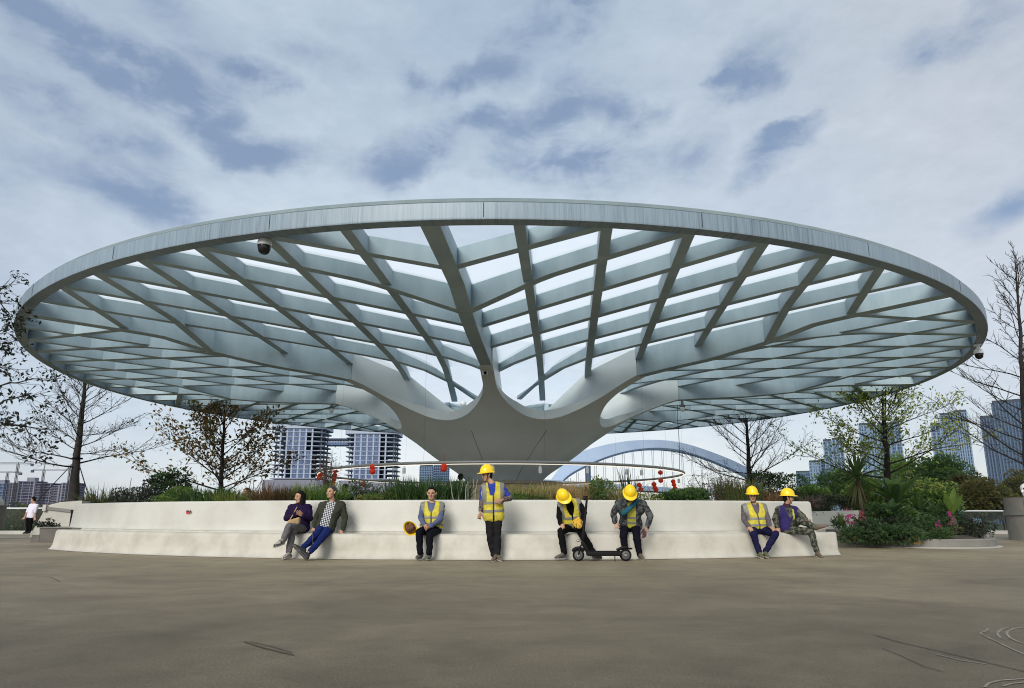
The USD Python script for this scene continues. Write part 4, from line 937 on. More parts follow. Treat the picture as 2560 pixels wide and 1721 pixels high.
zz = np.array([0, 0, 1.0])
rc = lambda x, y, w, h: [(x, y), (x + w, y), (x + w, y + h), (x, y + h)]
obj('panel', flat(rc(-0.07, -0.035, 0.10, 0.075), so_, tng, zz, nrm, 0.002, 0.012), M['red_print'], sk_, off=so_)
for k in range(4):
    obj('print_bar', flat(rc(-0.062 + 0.023 * k, -0.004, 0.013, 0.042), so_, tng, zz, nrm, 0.002, 0.0145), M['joint'], sk_, off=so_)
obj('print_mark', flat([(0.042, -0.035), (0.054, -0.035), (0.062, -0.004), (0.072, -0.004), (0.08, -0.035), (0.092, -0.035), (0.074, 0.045), (0.060, 0.045)], so_, tng, zz, nrm, 0.002, 0.012), M['joint'], sk_, off=so_)

# inlaid light lines and worn seams in the plaza
M['line_paint'] = mat('pale_inlay', (0.27, 0.25, 0.205), 0.7, 0.0, (0.17, 0.15, 0.115), 9.0); M['seam'] = mat('dark_seam', (0.07, 0.06, 0.046), 0.9)


def strip(px_pts, w, z):
    P = np.array([gz(x, y)[:2] for x, y in px_pts]); out = []
    L_ = LineString(P).buffer(w / 2, cap_style=2, join_style=1)
    tv, tf = trimesh.creation.triangulate_polygon(L_, engine='earcut')
    return np.c_[tv, np.full(len(tv), z)], tf


for pts, w in (([(2470, 1572), (2468, 1576), (2461, 1581), (2452, 1583), (2452, 1586), (2480, 1600), (2530, 1624), (2600, 1655)], 0.014), ([(2520, 1570), (2503, 1575), (2494, 1584), (2496, 1591), (2502, 1596)], 0.016), ([(2560, 1570), (2535, 1573), (2520, 1580), (2517, 1586), (2525, 1596), (2545, 1606), (2600, 1622)], 0.016),
               ([(2462, 1720), (2472, 1710), (2500, 1703), (2560, 1699), (2640, 1697)], 0.014), ([(2508, 1717), (2530, 1711), (2565, 1707), (2640, 1704)], 0.014), ([(2340, 1637), (2400, 1652), (2466, 1662)], 0.012)):
    obj('inlay_line', strip(pts, w, 0.004), M['line_paint'], plaza)
for pts, w in (([(2188, 1590), (2260, 1610), (2360, 1632), (2480, 1661), (2600, 1690)], 0.012), ([(2205, 1622), (2250, 1640), (2310, 1668), (2360, 1682)], 0.007), ([(610, 1606), (660, 1622), (735, 1640)], 0.016), ([(625, 1606), (680, 1618), (730, 1634)], 0.010), ([(90, 1442), (125, 1444), (150, 1455)], 0.012)):
    obj('seam', strip(pts, w, 0.0055), M['seam'], plaza)

# ------------------------------------------------------------------ ring of light with pendants and lanterns
RC = np.array([-0.40, 26.04, 2.30]); RRR = 6.78
M['ring_metal'] = mat('grey_ring_metal', (0.30, 0.30, 0.28), 0.4, 0.3); M['led'] = emit('warm_led', (1.0, 0.91, 0.76), 0.2); M['lantern_red'] = mat('red_lantern_silk', (0.92, 0.085, 0.022), 0.55, 0.0, (0.85, 0.05, 0.015), 8.0, trans=0.35); M['lantern_glow'] = emit('lantern_lamp', (1.0, 0.35, 0.08), 0.35)
M['gold'] = mat('gold_trim', (0.55, 0.33, 0.06), 0.4, 0.4); M['white_plastic'] = mat('white_plastic', (0.62, 0.63, 0.62), 0.4)
rg = thing('light_ring', 'large thin grey ring hanging level round the canopy column with a lit underside', 'light', RC)
A_ = np.linspace(0, 2 * PI, 129)
circ = [(RC[0] + RRR * math.sin(a), RC[1] - RRR * math.cos(a), RC[2]) for a in A_]
obj('ring_tube', lathe([(RRR + 0.046 * math.cos(t), 0.046 * math.sin(t)) for t in np.linspace(0, 2 * PI, 11)[:-1]], 128, RC), M['ring_metal'], rg, smooth=True, off=RC)
obj('light_strip', lathe([(RRR - 0.016, -0.058), (RRR + 0.016, -0.058), (RRR + 0.016, -0.044), (RRR - 0.016, -0.044)], 128, RC), M['led'], rg, off=RC)
for k in range(12):
    a = k * PI / 6 + 0.2; p0 = np.array([RC[0] + RRR * math.sin(a), RC[1] - RRR * math.cos(a), RC[2]])
    obj('hanger_wire', tube([p0 + [0, 0, 0.05], [p0[0], p0[1], 5.66]], 0.002, 4), M['grey_metal'], rg, off=RC)


def ring_hit(px, near=True):
    """The point of the ring that the photograph shows at picture column px, on its near or its far half."""
    best = None
    for a in np.linspace(-PI / 2, PI / 2, 721):
        aa = a if near else PI - a
        x, y = RC[0] + RRR * math.sin(aa), RC[1] - RRR * math.cos(aa)
        d = y * math.cos(PITCH) + (RC[2] - HC) * math.sin(PITCH)
        e = abs(1280 + FPX * x / d - px)
        if best is None or e < best[0]: best = (e, x, y)
    return np.array([best[1], best[2], RC[2]])


def pendant(px, near, L, label):
    p = ring_hit(px, near) + [0, 0, -0.07]
    t = thing('pendant_spot', label, 'spotlight', p, 'small spotlights under the light ring')
    obj('bracket', tube([p, p - [0, 0, 0.05]], 0.012, 6), M['white_plastic'], t, off=p)
    obj('lamp_body', lathe([(0, -0.05), (0.045, -0.05), (0.05, -0.07), (0.05, -0.05 - L), (0.042, -0.06 - L), (0, -0.06 - L)], 16, p), M['white_plastic'], t, smooth=40, off=p)


for px, near, L, lab in ((1011, True, 0.16, 'thin pale spotlight under the near ring, left of the column'), (1233, True, 0.2, 'white spotlight under the ring just behind the standing worker'), (1351, True, 0.18, 'white spotlight under the ring in front of the column, right of centre'), (1468, True, 0.16, 'white spotlight on the ring above the grey post'), (1566, True, 0.15, 'spotlight under the near ring above the raised helmet of the scarf worker'), (1604, True, 0.15, 'spotlight under the near ring left of the double red lantern'), (1703, False, 0.14, 'spotlight at the right-hand end of the ring')):
    pendant(px, near, L, lab)


def lanterns(pts, r_px, Y, label, wire_to=None):
    """A string of round red lanterns at the given pixels."""
    top = at(pts[0][0], pts[0][1], Y)
    t = thing('lantern_string', label, 'lanterns', top, 'red lanterns hanging round the light ring')
    for x, y in pts:
        c = at(x, y, Y); r = r_px / FPX * Y * 1.02
        prof = [(0.0, 0.86)] + [((0.30 + 0.70 * math.cos(q)) * (1 + 0.012 * (-1) ** i), 0.80 * math.sin(q)) for i, q in enumerate(np.linspace(PI / 2 - 0.12, -PI / 2 + 0.12, 15))] + [(0.0, -0.86)]
        prof = [(a * r, b * r) for a, b in prof]
        lo_ = obj('lantern', lathe(prof, 18, c), M['lantern_red'], t, smooth=50, off=top)
        obj('cap', lathe([(0, 0.84 * r), (0.32 * r, 0.84 * r), (0.32 * r, 0.98 * r), (0, 0.98 * r)], 12, c), M['gold'], lo_, off=top)
        obj('tassel', lathe([(0, -0.84 * r), (0.30 * r, -0.84 * r), (0.30 * r, -0.95 * r), (0.05 * r, -1.0 * r), (0.08 * r, -1.5 * r), (0, -1.5 * r)], 10, c), M['gold'], lo_, off=top)
    a, b = at(*pts[0], Y), at(*pts[-1], Y)
    obj('cord', tube([a + [0, 0, 0.35 if wire_to is None else wire_to], a, b], 0.006, 4), M['red_print'], t, off=top)


near_Y = lambda px: ring_hit(px, True)[1]; far_Y = lambda px: ring_hit(px, False)[1]
for pts, r, Y, lab in (([(801, 1188), (798, 1196)], 6, 24.0, 'two red lanterns at the far left end of the light ring'), ([(838, 1178), (837, 1188), (835, 1199), (833, 1208)], 6, 24.5, 'four red lanterns in one string just right of the leaning man head'),
                       ([(932, 1167), (931, 1179)], 7.5, near_Y(932), 'two large red lanterns under the near left of the light ring'), ([(908, 1207), (909, 1213)], 5, far_Y(908), 'pair of small red lanterns under the far left of the ring'), ([(997, 1218)], 5.5, 29.0, 'single red lantern in front of the tan tent roofs'),
                       ([(1110, 1166), (1109, 1173)], 8, near_Y(1110), 'red double lantern under the near ring, left of the column'), ([(1651, 1182), (1652, 1202)], 6, 26.0, 'two red lanterns spaced apart on one cord at the right of the ring'), ([(1598, 1213), (1602, 1224)], 6, 27.0, 'red lanterns beside the helmet of the scarf worker'),
                       ([(1635, 1211), (1637, 1220), (1640, 1225)], 6, 27.0, 'orange red lantern cluster above the dark shrubs'), ([(1683, 1204), (1685, 1212), (1688, 1221)], 5.5, 26.0, 'three red lanterns in one string, the rightmost of all')):
    lanterns(pts, r, Y, lab)

# ------------------------------------------------------------------ cameras and lamps on the canopy
M['dome_black'] = mat('black_dome', (0.008, 0.008, 0.009), 0.15); M['glass_lamp'] = mat('lamp_glass', (0.55, 0.58, 0.58), 0.15, spec=0.6)


def dome_camera(px, py, Y, r_px, label):
    c = at(px, py, Y); r = r_px / FPX * Y
    t = thing('dome_camera', label, 'camera', c, 'surveillance cameras on the canopy')
    obj('mount', lathe([(0, r * 2.0), (r * 0.45, r * 2.0), (r * 0.45, r * 1.3), (r * 0.95, r * 0.9), (r * 1.12, r * 0.25), (r * 1.12, -r * 0.1), (0, -r * 0.1)], 24, c), M['white_plastic'], t, smooth=40, off=c)
    obj('dome', lathe([(0, -r * 0.102), (r * 0.98, -r * 0.102), (r * 0.98, -r * 0.5)] + [(r * 0.9 * math.cos(q), -r * 0.75 - r * 0.75 * math.sin(q)) for q in np.linspace(0, PI / 2, 7)], 24, c), M['dome_black'], t, smooth=40, off=c)
    obj('bracket', MB().box(c + np.array([0, 0, r * 2.2]), (r * 1.2, r * 1.2, r * 0.5)).out(), M['white_plastic'], t, off=c)


dome_camera(661, 614, gz(661, 595, 5.63)[1] + 0.1, 17, 'black dome camera with white mount under the left front of the canopy rim')
dome_camera(2447, 884, gz(2440, 860, 5.63)[1], 10, 'black dome camera at the right-hand end of the canopy rim')
cp = at(1213, 932, 19.8)
ct = thing('bullet_camera', 'small pale camera on the front arm where it meets the column', 'camera', cp, 'surveillance cameras on the canopy')
obj('housing', MB().box(cp, (0.16, 0.2, 0.16)).out(), M['white_plastic'], ct, off=cp); obj('lens', tube([cp + [0, -0.101, -0.03], cp + [0, -0.125, -0.03]], 0.05, 14), M['dome_black'], ct, off=cp); obj('arm', MB().box(cp + np.array([0, 0.05, 0.13]), (0.34, 0.1, 0.05)).out(), M['joint'], ct, off=cp)
for px, py, lab in ((829, 1022, 'clear bulkhead lamp under the left of the canopy behind the arms'), (1706, 1018, 'clear bulkhead lamp under the right of the canopy with a cable beside it')):
    c = at(px, py, 28.5)
    t = thing('hanging_lamp', lab, 'lamp', c, 'bulkhead lamps under the canopy')
    obj('lamp_cap', lathe([(0, 0.30), (0.05, 0.30), (0.06, 0.12), (0.12, 0.06), (0.12, 0.0), (0, 0.0)], 16, c), M['grey_metal'], t, smooth=40, off=c)
    obj('lamp_glass', lathe([(0, -0.002), (0.10, -0.002), (0.11, -0.08), (0.08, -0.17), (0, -0.20)], 16, c), M['glass_lamp'], t, smooth=40, off=c)
    obj('lamp_bracket', tube([c + [0, 0, 0.29], c + [0, 0.1, 0.62]], 0.02, 6), M['grey_metal'], t, off=c)
cc = [at(1694, 1012, 28.3), at(1694, 1050, 28.2), at(1697, 1090, 28.0), at(1699, 1130, 27.5), at(1699, 1180, 27.0)]
obj('hanging_cable', tube(cc, 0.012, 5), M['joint'], label='thin dark cable hanging from the right canopy lamp to the ring', cat='cable')
gp = at(1158, 1012, 29.6)
gt = thing('globe_lamp', 'small white globe lamp on a post seen through the left column opening', 'lamp', gp)
obj('globe', trimesh.creation.icosphere(3, 0.14).apply_translation(gp + [0, 0, 0.05]), M['glass_lamp'], gt, smooth=True, off=gp); obj('post', tube([gp - [0, 0, 0.14], gp - [0, 0, 0.75]], 0.05, 8), M['grey_metal'], gt, off=gp)

# ------------------------------------------------------------------ vegetation builders
def leafmat(name, c, c2, trans=0.3, rough=0.55): return mat(name, c, rough, 0.0, c2, 2.3, 0.35, 0.65, trans=trans, spec=0.3)


M['bark'] = mat('dark_bark', (0.018, 0.015, 0.013), 0.95, 0.0, (0.03, 0.026, 0.023), 14.0, bump=0.5, bscale=40)
M['bark_brown'] = mat('brown_bark', (0.05, 0.035, 0.025), 0.9, 0.0, (0.08, 0.06, 0.045), 14.0)
M['cane'] = mat('pale_cane', (0.30, 0.28, 0.23), 0.7)
for nm, a, b in (('leaf_green', (0.075, 0.138, 0.030), (0.045, 0.09, 0.022)), ('leaf_bright', (0.14, 0.21, 0.04), (0.08, 0.14, 0.028)), ('leaf_dark', (0.032, 0.066, 0.024), (0.05, 0.095, 0.03)), ('leaf_yellow', (0.20, 0.20, 0.045), (0.10, 0.14, 0.03)),
                 ('leaf_olive', (0.11, 0.11, 0.034), (0.068, 0.078, 0.026)), ('leaf_rust', (0.125, 0.068, 0.03), (0.075, 0.045, 0.022)), ('leaf_brown', (0.085, 0.075, 0.03), (0.05, 0.055, 0.022)), ('leaf_autumn', (0.22, 0.125, 0.04), (0.11, 0.085, 0.03)), ('leaf_black', (0.016, 0.021, 0.013), (0.028, 0.034, 0.02)),
                 ('grass_gold', (0.42, 0.33, 0.15), (0.28, 0.23, 0.10)), ('grass_tan', (0.40, 0.27, 0.13), (0.26, 0.18, 0.09)), ('leaf_grey', (0.12, 0.13, 0.10), (0.06, 0.07, 0.05)), ('leaf_pale', (0.24, 0.27, 0.15), (0.10, 0.14, 0.06)), ('leaf_spring', (0.34, 0.38, 0.07), (0.22, 0.28, 0.05)),
                 ('petal_pink', (0.45, 0.05, 0.22), (0.32, 0.035, 0.16)), ('petal_rose', (0.40, 0.10, 0.12), (0.28, 0.05, 0.09)), ('petal_white', (0.34, 0.33, 0.33), (0.2, 0.2, 0.2)), ('petal_yellow', (0.40, 0.22, 0.02), (0.28, 0.17, 0.03))):
    M[nm] = leafmat(nm, a, b)


def leaves(P, D, L, W, rng, up=0.6):
    """Diamond leaves at P pointing along D."""
    P = np.asarray(P, float); n = len(P); D = D / (np.linalg.norm(D, axis=1, keepdims=True) + 1e-9)
    R = rng.normal(size=(n, 3)) * 0.6 + [0, 0, up]
    S = np.cross(D, R); S /= np.linalg.norm(S, axis=1, keepdims=True) + 1e-9
    N = np.cross(S, D)
    L = (L * rng.uniform(0.7, 1.25, n))[:, None]; W = (W * rng.uniform(0.7, 1.2, n))[:, None]
    V = np.stack([P, P + D * L * 0.5 + S * W * 0.5 + N * W * 0.15, P + D * L - N * L * 0.1, P + D * L * 0.5 - S * W * 0.5 + N * W * 0.15], 1).reshape(-1, 3)
    i = np.arange(n) * 4
    return V, np.vstack([np.c_[i, i + 1, i + 2], np.c_[i, i + 2, i + 3]])


def lump(c, rad, n, size, rng, aspect=0.5, clumps=14, droop=0.0, hollow=0.55):
    """Leaves gathered in clumps through an ellipsoid: an uneven outline with gaps."""
    c = np.asarray(c, float); rad = np.asarray(rad, float)
    Cd = rng.normal(size=(clumps, 3)); Cd /= np.linalg.norm(Cd, axis=1, keepdims=True)
    Cc = Cd * rng.uniform(hollow, 0.95, (clumps, 1)); cr = rng.uniform(0.26, 0.46, clumps)
    k = rng.integers(0, clumps, n); d = rng.normal(size=(n, 3)); d /= np.linalg.norm(d, axis=1, keepdims=True)
    q = Cc[k] + d * (cr[k] * rng.uniform(0.55, 1.0, n) ** 0.5)[:, None]
    P = c + q * rad
    D = d + Cd[k] * 0.4 + rng.normal(size=(n, 3)) * 0.4 + [0, 0, 0.15 - droop]
    return leaves(P, D, size, size * aspect, rng)


def blades(c, spread, h, n, w, rng, lean=0.5, curve=0.5, base=0.35):
    """Curved grass blades, each a tapering strip of three pieces."""
    a = rng.uniform(0, 2 * PI, n); r = np.sqrt(rng.uniform(0, 1, n)) * base
    B = np.c_[r * np.cos(a) * spread[0], r * np.sin(a) * spread[1], np.zeros(n)] + c
    a2 = a + rng.normal(size=n) * 0.7; ln = np.abs(rng.normal(size=n)) * lean
    D = np.c_[np.cos(a2), np.sin(a2), np.zeros(n)]; H_ = h * rng.uniform(0.55, 1.08, n)
    S = np.c_[-np.sin(a2), np.cos(a2), np.zeros(n)]; rot = rng.uniform(0, PI, n); S = S * np.cos(rot)[:, None] + D * np.sin(rot)[:, None]
    V = []
    for t, ww in ((0, 1.0), (0.4, 0.9), (0.75, 0.6), (1.0, 0.05)):
        p = B + D * (H_ * (ln * t * 0.7 + curve * ln * t * t))[:, None]; p[:, 2] += H_ * (t - 0.35 * ln * t * t)
        V += [p - S * w * ww / 2, p + S * w * ww / 2]
    V = np.stack(V, 1).reshape(-1, 3); i = np.arange(n) * 8; F = []
    for q in range(3):
        F += [np.c_[i + 2 * q, i + 2 * q + 1, i + 2 * q + 3], np.c_[i + 2 * q, i + 2 * q + 3, i + 2 * q + 2]]
    return V, np.vstack(F)


def strap_leaf(b, d, L, w, droop, n=7, fold=0.25):
    """A long broad leaf from b along d with a folded midrib, bending over."""
    d = unit(d); s = unit(np.cross(d, [0, 0, 1.0])) if abs(d[2]) < 0.98 else np.array([1.0, 0, 0])
    V = []
    for i in range(n + 1):
        t = i / n
        p = b + d * L * t + np.array([0, 0, -droop * L * t * t])
        ww = w * math.sin(PI * min(0.97, 0.08 + 0.9 * t)) ** 0.8 / 2
        nn = np.cross(s, d)
        V += [p - s * ww + nn * fold * ww, p, p + s * ww + nn * fold * ww]
    F = []
    for i in range(n):
        o = i * 3
        F += [(o, o + 1, o + 4), (o, o + 4, o + 3), (o + 1, o + 2, o + 5), (o + 1, o + 5, o + 4)]
    return np.array(V), np.array(F)


def limb_path(p, d, L, n, rng, up=0.25, wob=0.08):
    pts = [np.array(p, float)]; d = unit(d)
    for i in range(n):
        d = unit(d + np.array([0, 0, up / n]) + rng.normal(size=3) * wob)
        pts.append(pts[-1] + d * L / n)
    return np.array(pts)


def tree(name, label, trunk, r0, r1, first, limbs, limb_len, rng, elev=(0.25, 0.9), twig=(9, 7), leaf=None, leaf_n=0, leaf_L=0.1, leaf_W=0.05, bark='bark', group=None, stakes=None, flat=0.7, cluster=4):
    """A leader with side limbs, twigs and twiglets. trunk: polyline; first: where along it the limbs begin (0 to 1)."""
    trunk = np.asarray(trunk, float); base = trunk[0]
    t = thing(name, label, 'tree', base, group)
    tt = np.linspace(0, 1, len(trunk)); k = 14; tq = np.linspace(0, 1, k)
    T = np.stack([np.interp(tq, tt, trunk[:, i]) for i in range(3)], 1); T[1:-1, :2] += rng.normal(size=(k - 2, 2)) * 0.012 * np.linalg.norm(trunk[-1] - trunk[0]) / 5
    obj('trunk', tube(T, r0 + (r1 - r0) * tq ** 0.8, 9), M[bark], t, smooth=50, off=base)
    mb = MB(); LP, LD = [], []
    az = rng.uniform(0, 2 * PI)
    for i in range(limbs):
        f = first + (1 - first) * (i + rng.uniform(0, 0.8)) / limbs; f = min(f, 0.985)
        p = np.array([np.interp(f, tq, T[:, c]) for c in range(3)]); rr = (r0 + (r1 - r0) * f ** 0.8) * 0.55
        az += 2.4 + rng.normal() * 0.3; g = (f - first) / (1 - first)
        e = elev[0] + (elev[1] - elev[0]) * g + rng.normal() * 0.1
        d = np.array([math.cos(az) * math.cos(e), flat * math.sin(az) * math.cos(e), math.sin(e)])
        L = limb_len * (1.0 - 0.72 * g) * rng.uniform(0.7, 1.1)
        path = limb_path(p, d, L, 7, rng, 0.25, 0.07)
        mb.tube(path, np.linspace(max(0.010, min(rr * 0.7, 0.010 * L)), 0.005, 8), 5, cap=False)
        nt = max(3, int(twig[0] * (0.45 + 0.55 * L / limb_len)))
        for q in range(nt):
            u = 0.18 + 0.80 * (q + rng.uniform(0, 0.6)) / nt; o = np.interp(u * 7, range(8), path[:, 0]), np.interp(u * 7, range(8), path[:, 1]), np.interp(u * 7, range(8), path[:, 2])
            dd = unit(path[min(7, int(u * 7) + 1)] - path[min(6, int(u * 7))]); side = unit(np.cross(dd, [0, 0, 1.0])) * (1 if q % 2 else -1)
            d2 = unit(dd * 0.8 + side * rng.uniform(0.35, 0.8) + np.array([0, 0, rng.uniform(-0.15, 0.55)]))
            L2 = L * rng.uniform(0.22, 0.42) * (1.15 - 0.55 * u)
            p2 = limb_path(o, d2, L2, 4, rng, 0.2, 0.12)
            mb.tube(p2, np.linspace(0.012, 0.007, 5), 3, cap=False)
            LP.append(p2[2:]); LD.append(np.repeat([d2], 3, 0))
            for w_ in range(twig[1]):
                u2 = (w_ + rng.uniform(0.2, 0.9)) / twig[1]; o2 = [np.interp(u2 * 4, range(5), p2[:, c]) for c in range(3)]
                d3 = unit(d2 + rng.normal(size=3) * 0.65 + [0, 0, 0.2]); L3 = L2 * rng.uniform(0.25, 0.5)
                e3 = np.asarray(o2) + d3 * L3
                mb.tube([o2, (np.asarray(o2) + e3) / 2 + rng.normal(size=3) * 0.03 * L3, e3], [0.0075, 0.006, 0.005], 3, cap=False)
                LP.append([e3]); LD.append([d3])
    obj('crown', mb.out(), M[bark], t, off=base)
    if leaf:
        LP = np.vstack(LP); LD = np.vstack(LD); n = len(LP)
        pick = rng.choice(n, min(n, leaf_n), replace=False)
        groups_ = leaf if isinstance(leaf, (list, tuple)) else [leaf]
        for gi, mname in enumerate(groups_):
            pk = pick[gi::len(groups_)]
            P = np.repeat(LP[pk], cluster, 0) + rng.normal(size=(len(pk) * cluster, 3)) * leaf_L * 0.55
            D = np.repeat(LD[pk], cluster, 0) + rng.normal(size=(len(pk) * cluster, 3)) * 0.8 + [0, 0, -0.1]
            obj('foliage', leaves(P, D, leaf_L, leaf_W, rng), M[mname], t, off=base, kind='stuff')
    if stakes:
        for sx, sy in stakes:
            q = T[0] + (T[-1] - T[0]) * 0.27
            obj('stay', tube([q, [q[0] + sx, q[1] + sy, base[2] + 0.1]], 0.02, 5), M['bark'], t, off=base)
        obj('strap', tube([q + [0, 0, -0.03], q + [0, 0, 0.03]], r0 * 0.86 + 0.01, 9), M['black'], t, off=base)
    return t


R_ = np.random.default_rng
tree('bare_tree', 'tall bare dark tree with fine twigs behind the left end of the bench', [at(183, 1262, 29.5), at(187, 1200, 29.5), at(193, 1130, 29.5), at(204, 1040, 29.5), at(213, 955, 29.5), at(220, 850, 29.5)], 0.24, 0.03, 0.28, 32, 3.8, R_(11), elev=(0.10, 0.95), twig=(11, 6), stakes=((-1.3, -0.3), (1.0, -0.3), (0.2, 1.0)), leaf='leaf_black', leaf_n=160, leaf_L=0.10, leaf_W=0.07, cluster=3)
tree('autumn_tree', 'small tree with olive and brown leaves standing left of the twin towers', [at(551, 1262, 31), at(552, 1215, 31), at(556, 1150, 31), at(560, 1060, 31), at(563, 985, 31)], 0.15, 0.025, 0.08, 32, 4.7, R_(12), elev=(0.18, 1.0), twig=(9, 5), leaf=['leaf_autumn', 'leaf_olive', 'leaf_autumn'], leaf_n=2800, leaf_L=0.21, leaf_W=0.115, cluster=2)
tree('bare_tree', 'slim bare tree in front of the right foot of the arch bridge', [at(1876, 1262, 34), at(1874, 1190, 34), at(1870, 1120, 34), at(1866, 1050, 34), at(1864, 985, 34)], 0.17, 0.025, 0.12, 30, 4.2, R_(15), elev=(0.2, 1.0), twig=(10, 6), flat=0.5)
tree('spring_tree', 'tree with sparse fresh yellow-green leaves behind the right planter', [at(2222, 1290, 27), at(2219, 1190, 27), at(2214, 1110, 27), at(2208, 1040, 27), at(2205, 960, 27)], 0.17, 0.025, 0.20, 30, 4.3, R_(14), elev=(0.06, 0.9), twig=(9, 5), leaf=['leaf_spring', 'leaf_bright', 'leaf_spring'], leaf_n=2100, leaf_L=0.16, leaf_W=0.07, cluster=3)
tree('bare_tree', 'tallest bare tree, cut by the right edge of the picture', [at(2575, 1250, 24), at(2566, 1130, 24), at(2556, 960, 24), at(2548, 800, 24), at(2540, 668, 24)], 0.17, 0.02, 0.12, 40, 4.0, R_(25), elev=(0.25, 1.1), twig=(9, 5))

# branches reaching in from a tree outside the left edge
lt0 = at(-260, 1250, 15)
ltr = thing('leafy_tree', 'dark leafy branches reaching in from a tree beyond the left edge', 'tree', lt0)
obj('trunk', tube([lt0, at(-255, 1000, 15), at(-250, 800, 15), at(-240, 600, 15)], [0.16, 0.13, 0.10, 0.04], 9), M['bark'], ltr, smooth=50, off=lt0)
rg_ = R_(31); mb = MB(); LP = []
for pts in ([(-252, 900), (-150, 850), (-60, 780), (-10, 730), (22, 715)], [(-252, 960), (-140, 900), (-50, 850), (0, 830), (45, 800)], [(-253, 985), (-150, 930), (-60, 880), (0, 868), (42, 845)], [(-254, 1000), (-130, 985), (-40, 975), (20, 955), (80, 950), (130, 948)],
            [(-254, 1030), (-120, 1045), (-30, 1030), (15, 1000), (60, 988), (112, 990)], [(-254, 1050), (-130, 1062), (-20, 1060), (60, 1064), (130, 1078)], [(-254, 1090), (-140, 1075), (-20, 1065), (70, 1068), (100, 1120)], [(-252, 870), (-130, 800), (-40, 760), (8, 760), (30, 795)], [(-253, 940), (-100, 925), (-20, 920), (40, 925)]):
    P = np.array([at(x, y, 15 + 0.25 * math.sin(i * 1.7)) for i, (x, y) in enumerate(pts)])
    q = np.linspace(0, len(P) - 1, 16); Q = np.stack([np.interp(q, range(len(P)), P[:, c]) for c in range(3)], 1); Q[1:] += rg_.normal(size=(15, 3)) * 0.03
    mb.tube(Q, np.linspace(0.035, 0.006, 16), 5, cap=False)
    for k in range(7, 16):
        for _ in range(3):
            d = unit(Q[min(15, k)] - Q[k - 1] + rg_.normal(size=3) * 0.12); L = rg_.uniform(0.15, 0.5); e = Q[k] + d * L + rg_.normal(size=3) * 0.08
            mb.tube([Q[k], (Q[k] + e) / 2 + rg_.normal(size=3) * 0.02, e], [0.006, 0.005, 0.003], 3, cap=False)
            if rg_.uniform() < 0.55: LP.append(e)
obj('crown', mb.out(), M['bark'], ltr, off=lt0)
LP = np.array(LP); P = np.repeat(LP, 6, 0) + rg_.normal(size=(len(LP) * 6, 3)) * 0.045
obj('foliage', leaves(P, rg_.normal(size=P.shape), 0.115, 0.06, rg_), M['leaf_black'], ltr, off=lt0, kind='stuff')

# ------------------------------------------------------------------ plants of the bed behind the bench
BED_Z = 1.03


def bed_point(px, r):
    (x, y), a = on_bench(px, r + DR, 1.1); return np.array([x, y, BED_Z])


def plant(name, label, kind, px, hw, py, mname, r=12.1, n=260, seed=0, m2=None, w=0.012, lean=0.5, size=0.06, group=None, depth=0.5):
    c = bed_point(px, r); rng = R_(100 + seed); k = c[1] / FPX * 1.02
    H_ = at(px, py, c[1])[2] - BED_Z; W = hw * k
    t = thing(name, label, 'plant', c, group)
    if kind == 'grass':
        obj('leaf_blades', blades(c, (W * 1.6, depth), H_ * 1.12, n, w, rng, lean, 0.6, 0.8), M[mname], t, off=c, kind='stuff')
        if m2: obj('leaf_blades', blades(c, (W * 1.5, depth), H_ * 0.95, n // 2, w, rng, lean, 0.6, 0.8), M[m2], t, off=c, kind='stuff')
    elif kind == 'shrub':
        obj('foliage', lump(c + [0, 0, H_ * 0.48], (W, depth, H_ * 0.56), n, size, rng, 0.55, 16), M[mname], t, off=c, kind='stuff')
        if m2: obj('foliage', lump(c + [0, 0, H_ * 0.52], (W * 0.95, depth, H_ * 0.5), n // 2, size, rng, 0.55, 14), M[m2], t, off=c, kind='stuff')
        mb = MB()
        for _ in range(7):
            e = c + [rng.normal() * W * 0.5, rng.normal() * 0.2, H_ * rng.uniform(0.5, 0.95)]; mb.tube([c, (c + e) / 2 + [0, 0, 0.05], e], [0.012, 0.008, 0.004], 4)
        obj('stems', mb.out(), M['bark'], t, off=c)
    elif kind == 'twigs':
        mb = MB(); LPs = []
        for _ in range(26):
            e = c + [rng.normal() * W * 0.55, rng.normal() * 0.25, H_ * rng.uniform(0.6, 1.05)]; p = limb_path(c + [rng.normal() * W * 0.25, 0, 0], e - c, np.linalg.norm(e - c), 5, rng, 0.1, 0.10)
            mb.tube(p, np.linspace(0.009, 0.004, 6), 4, cap=False)
            for q in range(2, 6):
                for _2 in range(3):
                    e2 = p[q] + rng.normal(size=3) * [0.14, 0.10, 0.09]; mb.tube([p[q], e2], [0.004, 0.003], 3, cap=False); LPs.append(e2)
        obj('twigs', mb.out(), M['bark_brown'], t, off=c)
        LPs = np.array(LPs); P = np.repeat(LPs, max(1, n // len(LPs)), 0); P = P + rng.normal(size=P.shape) * 0.05
        obj('foliage', leaves(P, rng.normal(size=P.shape), size, size * 0.5, rng), M[mname], t, off=c, kind='stuff')
    elif kind == 'canes':
        for q in range(n):
            x = c[0] + rng.uniform(-W, W); b = np.array([x, c[1] + rng.uniform(-0.2, 0.2), BED_Z]); e = b + [rng.normal() * 0.10 + 0.02, rng.normal() * 0.08, H_ * rng.uniform(0.75, 1.05)]
            obj('cane', tube([b, (b + e) / 2 + [rng.normal() * 0.01, 0, 0], e], [0.011, 0.010, 0.007], 5), M[mname], t, off=c)
    return t


